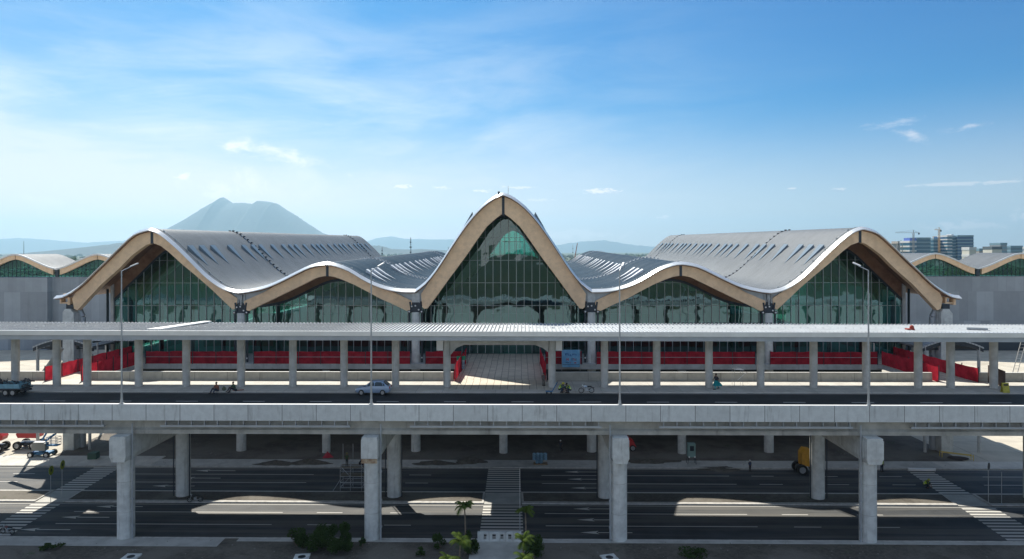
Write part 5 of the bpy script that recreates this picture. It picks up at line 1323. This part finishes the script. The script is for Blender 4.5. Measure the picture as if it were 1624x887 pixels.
for i, (px, py, w_, h, lab) in enumerate(((470, 866, 2.4, 1.9, 'small dark shrub, leftmost of the near clump beside the road'), (502, 871, 3.2, 2.4, 'dark bush in the middle of the near clump beside the road'), (536, 874, 3.6, 2.6, 'widest bush of the near clump, left of the second pier'), (575, 866, .8, .9, 'tiny shrub against the foot of the second pier'), (698, 868, 2.0, 1.2, 'low shrub between the second pier and the palms'), (748, 880, 1.8, 2.4, 'dark bush beside the path under the tallest palm'), (846, 886, 2.0, 2.2, 'dark bush beside the path under the right palms'), (667, 880, 1.0, .7, 'low weedy plant left of the palms'), (80, 868, 2.2, .5, 'flat patch of weeds by the kerb at the left'), (1100, 880, 3.4, .5, 'long low patch of weeds in the near soil, right of the third pier'))):
    shrub(lab, px, py, w_, h, 40 + i)
def palm(lab, c, h, crown, seed, n=15):
    rnd = random.Random(seed); t = thing('palm_tree', lab, 'palm', (c[0], c[1], .1)); lean = Vector((rnd.uniform(-.15, .15), rnd.uniform(-.1, .1), 0))
    m_ = MB(); K = 7
    for i in range(K): m_.tube(lean * (i / K) ** 2 + Vector((0, 0, h * i / K)), lean * ((i + 1) / K) ** 2 + Vector((0, 0, h * (i + 1) / K)), .11 - .05 * i / K, .11 - .05 * (i + 1) / K, n=8)
    m_.build('trunk', M['bark'], t)
    m_ = MB(); top = lean + Vector((0, 0, h))
    for f in range(n):
        a = 2.4 * f; el_ = rnd.uniform(.75, 1.45); d = Vector((math.cos(a), math.sin(a), 0)); L_ = crown * rnd.uniform(.8, 1.15); p0 = top.copy(); N = 12
        v = d * math.cos(el_) + Vector((0, 0, math.sin(el_)))
        for k in range(N):
            p1 = p0 + v * (L_ / N); s_ = d.cross(Vector((0, 0, 1)))
            m_.tube(p0, p1, .018, n=4, caps=False)
            ll = .34 * crown * math.sin(math.pi * (k + 1.2) / (N + 1.5)) + .05
            for sg in (-1, 1):
                for q_ in (0, .5):
                    b0 = p0 + (p1 - p0) * q_
                    tip = b0 + s_ * sg * ll * .75 + v * ll * .45 - Vector((0, 0, ll * .45)); wv = v * .035 * crown
                    m_.add([b0 - wv * .6, b0 + wv, tip], [(0, 1, 2)])
            v = (v + Vector((0, 0, -.23))).normalized(); p0 = p1
    m_.build('fronds', M['palm_leaf'], t)
def at(px, py, Y): 
    u = (px - 812) / F; d = Y / (math.cos(TH) - u * math.sin(TH)); return (u * d * math.cos(TH) + d * math.sin(TH), HC - (py - 398) * d / F)
for lab, px, py, Y, cr, sd_ in (('tall slender palm left of the central crossing with its crown over the road', 738, 806, 68.5, 1.5, 1), ('bright palm in the sun, left of the path', 727, 862, 62.6, 1.55, 2), ('sunlit palm cut by the bottom edge, leftmost of all', 712, 892, 61.0, 1.5, 3), ('dim slender palm right of the central crossing', 834, 812, 68.5, 1.4, 4), ('bright palm in the sun right of the path', 829, 860, 62.6, 1.3, 5), ('bright palm right of the path, cut by the bottom edge', 829, 890, 60.8, 1.4, 6)):
    X, z = at(px, py, Y); palm(lab, (X, Y), z - .1, cr, sd_, 11)

# far trees: a few kinds copied
protos = []
for k in range(3):
    t = thing('tree', 'round leafy tree among the far trees', 'tree', (0, 0, -200)); h = (9, 11, 8)[k]
    m_ = MB().tube((0, 0, 0), (0, 0, h * .5), .35, .2, n=7)
    for i in range(5): m_.tube((0, 0, h * .4), (math.cos(i * 1.3) * 2, math.sin(i * 1.3) * 2, h * .7), .16, .06, n=5)
    m_.build('trunk', M['bark'], t)
    leafy(900, 4.2, 4.2, h * .95, .62, 90 + k, 9, base=h * .25).build('crown', M['leaf_dark' if k != 1 else 'leaf'], t)
    protos.append(t)
rnd = random.Random(31); first = [True] * 3
TL = []
def row(px0, px1, D0, D1, n, where):
    for i in range(n):
        px = px0 + (px1 - px0) * (i + rnd.uniform(.2, .8)) / n; D = rnd.uniform(D0, D1); X = (px - 828) / F * D; TL.append((X, D, px, where))
row(1502, 1624, 420, 640, 20, 'behind the right wing roofs'); row(896, 1040, 700, 1100, 26, 'on the horizon right of the central gable'); row(608, 700, 900, 1300, 14, 'on the horizon left of the central gable'); row(96, 190, 600, 1000, 14, 'behind the left wing roofs')
for i, (X, D, px, where) in enumerate(TL):
    k = i % 3; sc = rnd.uniform(.9, 1.5) * (1.3 if D > 600 else 1.5)
    lab = 'leafy tree in the far row ' + where; grp = 'trees ' + where
    if first[k]:
        o = protos[k]; o.location = (X, D, 0); o.scale = (sc,) * 3; first[k] = False; o['label'] = lab; o['group'] = grp
    else: dup(protos[k], (X, D, 0), rz=rnd.uniform(0, 6), scale=sc, label=lab, group=grp)
m_ = MB(); rnd = random.Random(77)
for i in range(2600):
    D = 450 * (12 ** rnd.random()); X = rnd.uniform(-.95, .95) * D
    if D < 520 and abs(X) < 200: continue
    s_ = rnd.uniform(3.5, 8) * (1 + D / 2500); h = rnd.uniform(4, 9) * (1 + D / 6000)
    vs = []
    for j, (zz, rr) in enumerate(((0, .8), (.45, 1.0), (.8, .65), (1.0, .15))):
        for q in range(6):
            a = q * math.pi / 3 + j * .4; w_ = rnd.uniform(.75, 1.2); vs.append((X + math.cos(a) * s_ * rr * w_, D + math.sin(a) * s_ * rr * w_, zz * h * rnd.uniform(.85, 1.1)))
    m_.add(vs, [(j * 6 + q, j * 6 + (q + 1) % 6, (j + 1) * 6 + (q + 1) % 6, (j + 1) * 6 + q) for j in range(3) for q in range(6)] + [tuple(range(18, 24))])
o = m_.build('woodland', mat('woodland', (.035, .06, .022), .95, var=.4, scale=.03), None); o['kind'] = 'stuff'

# ------------------------------------------------------------------ distant city
def block(lab, px0, px1, ytop, D, body, band=None, floors=8, dep=30, cat='building', roofbox=False, frame=False):
    x0, x1 = (px0 - 828) / F * D, (px1 - 828) / F * D; h = HC + (398.5 - ytop) / F * D
    b = thing('office_building', lab, cat, ((x0 + x1) / 2, D, 0)); hw = (x1 - x0) / 2; fh = h / floors
    if frame:
        m_ = MB()
        for k in range(floors + 1): m_.box(-hw, hw, 0, dep, k * fh - .5, k * fh + .1)
        b1 = m_.build('floor_slabs', body, b); m_ = MB(); n = max(2, int(hw / 3))
        for i in range(n + 1):
            for y in (.3, dep - 1.3): x = -hw + .2 + (2 * hw - 1.2) * i / n; m_.box(x, x + .8, y, y + 1, 0, h)
        m_.build('columns', body, b); MB().box(-hw * .3, hw * .3, 4, dep - 4, 0, h + 4).build('core', body, b); return b
    MB().box(-hw, hw, 0, dep, 0, h).build('wall', body, b)
    if band:
        m_ = MB()
        for k in range(1, floors + 1): m_.box(-hw - .35, hw + .35, -.5, dep + .3, k * fh - fh * .38, k * fh - .05 if k < floors else h + .8)
        m_.build('floor_band', band, b)
    if roofbox: MB().box(-hw * .5, hw * .35, dep * .2, dep * .7, h, h + 4.5).build('roof_plant', M['white'], b)
    return b
wb = cm('office_white', (.62, .62, .60), .7); gb = cm('office_glass', (.03, .12, .19), .25); gb2 = cm('office_glass_deep', (.02, .085, .20), .25); lbn = cm('office_band', (.18, .30, .36), .6); cr_ = cm('raw_concrete', (.36, .33, .29), .9); wt = cm('office_cream', (.66, .62, .52), .8)
block('low concrete frame building under construction beneath the left crane', 1418, 1427, 387, 1250, cr_, floors=5, frame=True)
block('dark slender block between the concrete frame and the striped office', 1429, 1436.5, 389, 1300, cm('office_dark', (.09, .11, .12), .7), lbn, 5)
block('pale striped end of the left office block with a blue top floor', 1437.5, 1448, 383.5, 1240, gb, wb, 6)
block('blue rooftop storey over the pale striped office', 1438, 1448, 378.5, 1244, cm('sign_blue', (.08, .14, .50), .5), dep=20)
block('wide teal glass office block behind the right wing', 1448.5, 1470, 378.5, 1250, gb, lbn, 8)
block('narrow teal glass tower left of the crane shaft', 1475, 1484, 380, 1260, gb, lbn, 8)
block('unfinished concrete tower wrapped round the crane', 1484.5, 1490.5, 379, 1270, cr_, floors=9, frame=True)
block('deep blue slab tower right of the crane', 1491, 1495, 376, 1250, gb2)
block('white and blue striped office tower', 1496.5, 1503.5, 375, 1240, gb, wb, 10)
block('plain glass part between the striped tower and the blue tower', 1504, 1512, 376.5, 1250, gb, lbn, 10, roofbox=True)
block('broad blue glass tower, tallest at the right of the city', 1512.5, 1537, 375, 1245, gb2, lbn, 10)
block('small cream building in front of the blue glass tower', 1530.5, 1541, 394, 900, wt, wb, 4, dep=15)
block('low grey building right of the cream one', 1546, 1566, 396, 1100, cr_, lbn, 4)
block('white low building with a dark upper floor at the right', 1566, 1581, 393, 1000, wt, cm('office_dark', (.09, .11, .12), .7), 4, dep=20)
block('grey stepped tower behind the white low building', 1579, 1589, 387, 1300, cm('office_grey', (.28, .31, .33), .8), lbn, 6)
block('dim blue grey office near the right edge', 1595, 1613, 391.5, 1350, cm('office_dim', (.10, .17, .21), .6), lbn, 5)
block('pale block cut by the right edge', 1616, 1632, 393, 1400, cm('office_grey', (.28, .31, .33), .8), wb, 4)
def crane(lab, px, ytop, D, j0, j1, col, hook=True):
    x = (px - 828) / F * D; h = HC + (398.5 - ytop) / F * D
    c = thing('tower_crane', lab, 'crane', (x, D, 0)); m = cm('crane_%.2f' % col[0], col, .6)
    t = MB(); k = 0; s_ = 1.1
    for a in (-1, 1):
        for b in (-1, 1): t.tube((a * s_, b * s_, 0), (a * s_, b * s_, h), .28, n=4)
    z = 0
    while z < h - 3: t.tube((-s_, -s_, z), (s_, -s_, z + 3), .18, n=4).tube((s_, s_, z), (-s_, s_, z + 3), .18, n=4); z += 3
    t.build('mast', m, c)
    a, b = j0 / F * D, j1 / F * D
    t = MB().tube((a, 0, h), (b, 0, h), .3, n=4).tube((a, 0, h + 1.6), (b * .8, 0, h + 1.6), .22, n=4); n = 14
    for i in range(n): t.tube((a + (b - a) * i / n, 0, h), (a + (b - a) * (i + .5) / n, 0, h + 1.6), .14, n=4)
    t.tube((0, 0, h), (0, 0, h + 5), .5, n=4).tube((0, 0, h + 5), (a * .8, 0, h + 1.6), .12, n=4).tube((0, 0, h + 5), (b * .8, 0, h), .12, n=4); t.build('jib', m, c)
    MB().box(b * .85 - 1, b * .85 + 1, -1, 1, h - 3, h).build('counterweight', M['dark_steel'], c)
crane('grey tower crane with a long left jib over the teal office', 1443.5, 370.5, 1220, -28, 10, (.25, .24, .22))
crane('orange tower crane rising from the unfinished tower', 1483.5, 366, 1230, -7, 3, (.55, .30, .08))
crane('far left low tower crane over the concrete frame building', 1424, 386, 1330, -9, 5, (.35, .28, .20))
def mast(lab, px, ytop, D, r_, col):
    x = (px - 828) / F * D; h = HC + (398.5 - ytop) / F * D; c = thing('antenna_mast', lab, 'mast', (x, D, 0)); m = cm('mast_%.2f' % col[0], col, .6); t = MB()
    for a in (0, 2.1, 4.2): t.tube((math.cos(a) * r_, math.sin(a) * r_, 0), (math.cos(a) * r_ * .5, math.sin(a) * r_ * .5, h), r_ * .17, n=4)
    z = 0; 
    while z < h - 2:
        for a in (0, 2.1, 4.2):
            f0 = 1 - .5 * z / h; t.tube((math.cos(a) * r_ * f0, math.sin(a) * r_ * f0, z), (math.cos(a + 2.1) * r_ * f0, math.sin(a + 2.1) * r_ * f0, z + 2), r_ * .12, n=4)
        z += 2.4
    t.build('lattice', m, c); t = MB()
    for z, s_ in ((.72, 1.3), (.58, 1.0), (.85, .8)): t.box(-r_ * s_, r_ * s_, -r_, r_, h * z, h * z + r_ * 1.6)
    t.build('dishes', M['dark_steel'], c)
mast('tall dark lattice mast on the horizon left of the central gable', 651, 376.5, 900, 1.0, (.10, .10, .10))
mast('small lattice mast beside the left hall roof end', 605.5, 392, 1000, .9, (.16, .16, .16))
mast('short mast just left of the central gable', 711, 391.5, 1000, .9, (.14, .14, .14))
mast('thin pale mast right of the central gable', 908.5, 388, 900, .5, (.3, .3, .3))
x = (913 - 828) / F * 700
tag(MB().tube((0, 0, 0), (-1.2, 0, 22), .6, .5, n=6).tube((-1.2, 0, 22), (1.8, 0, 38.5), .5, .35, n=6).box(-2, 2, -2, 2, 0, 3).build('crane_boom', cm('boom_red', (.35, .10, .05), .6), None), 'rust red crane boom standing up behind the low right wave', 'crane').location = (x, 700, 0)

# ================================================================== AIR
hz = MB().box(-16000, 16000, -1500, 19500, -3, 900).build('haze', haze_mat(), None); hz['kind'] = 'stuff'
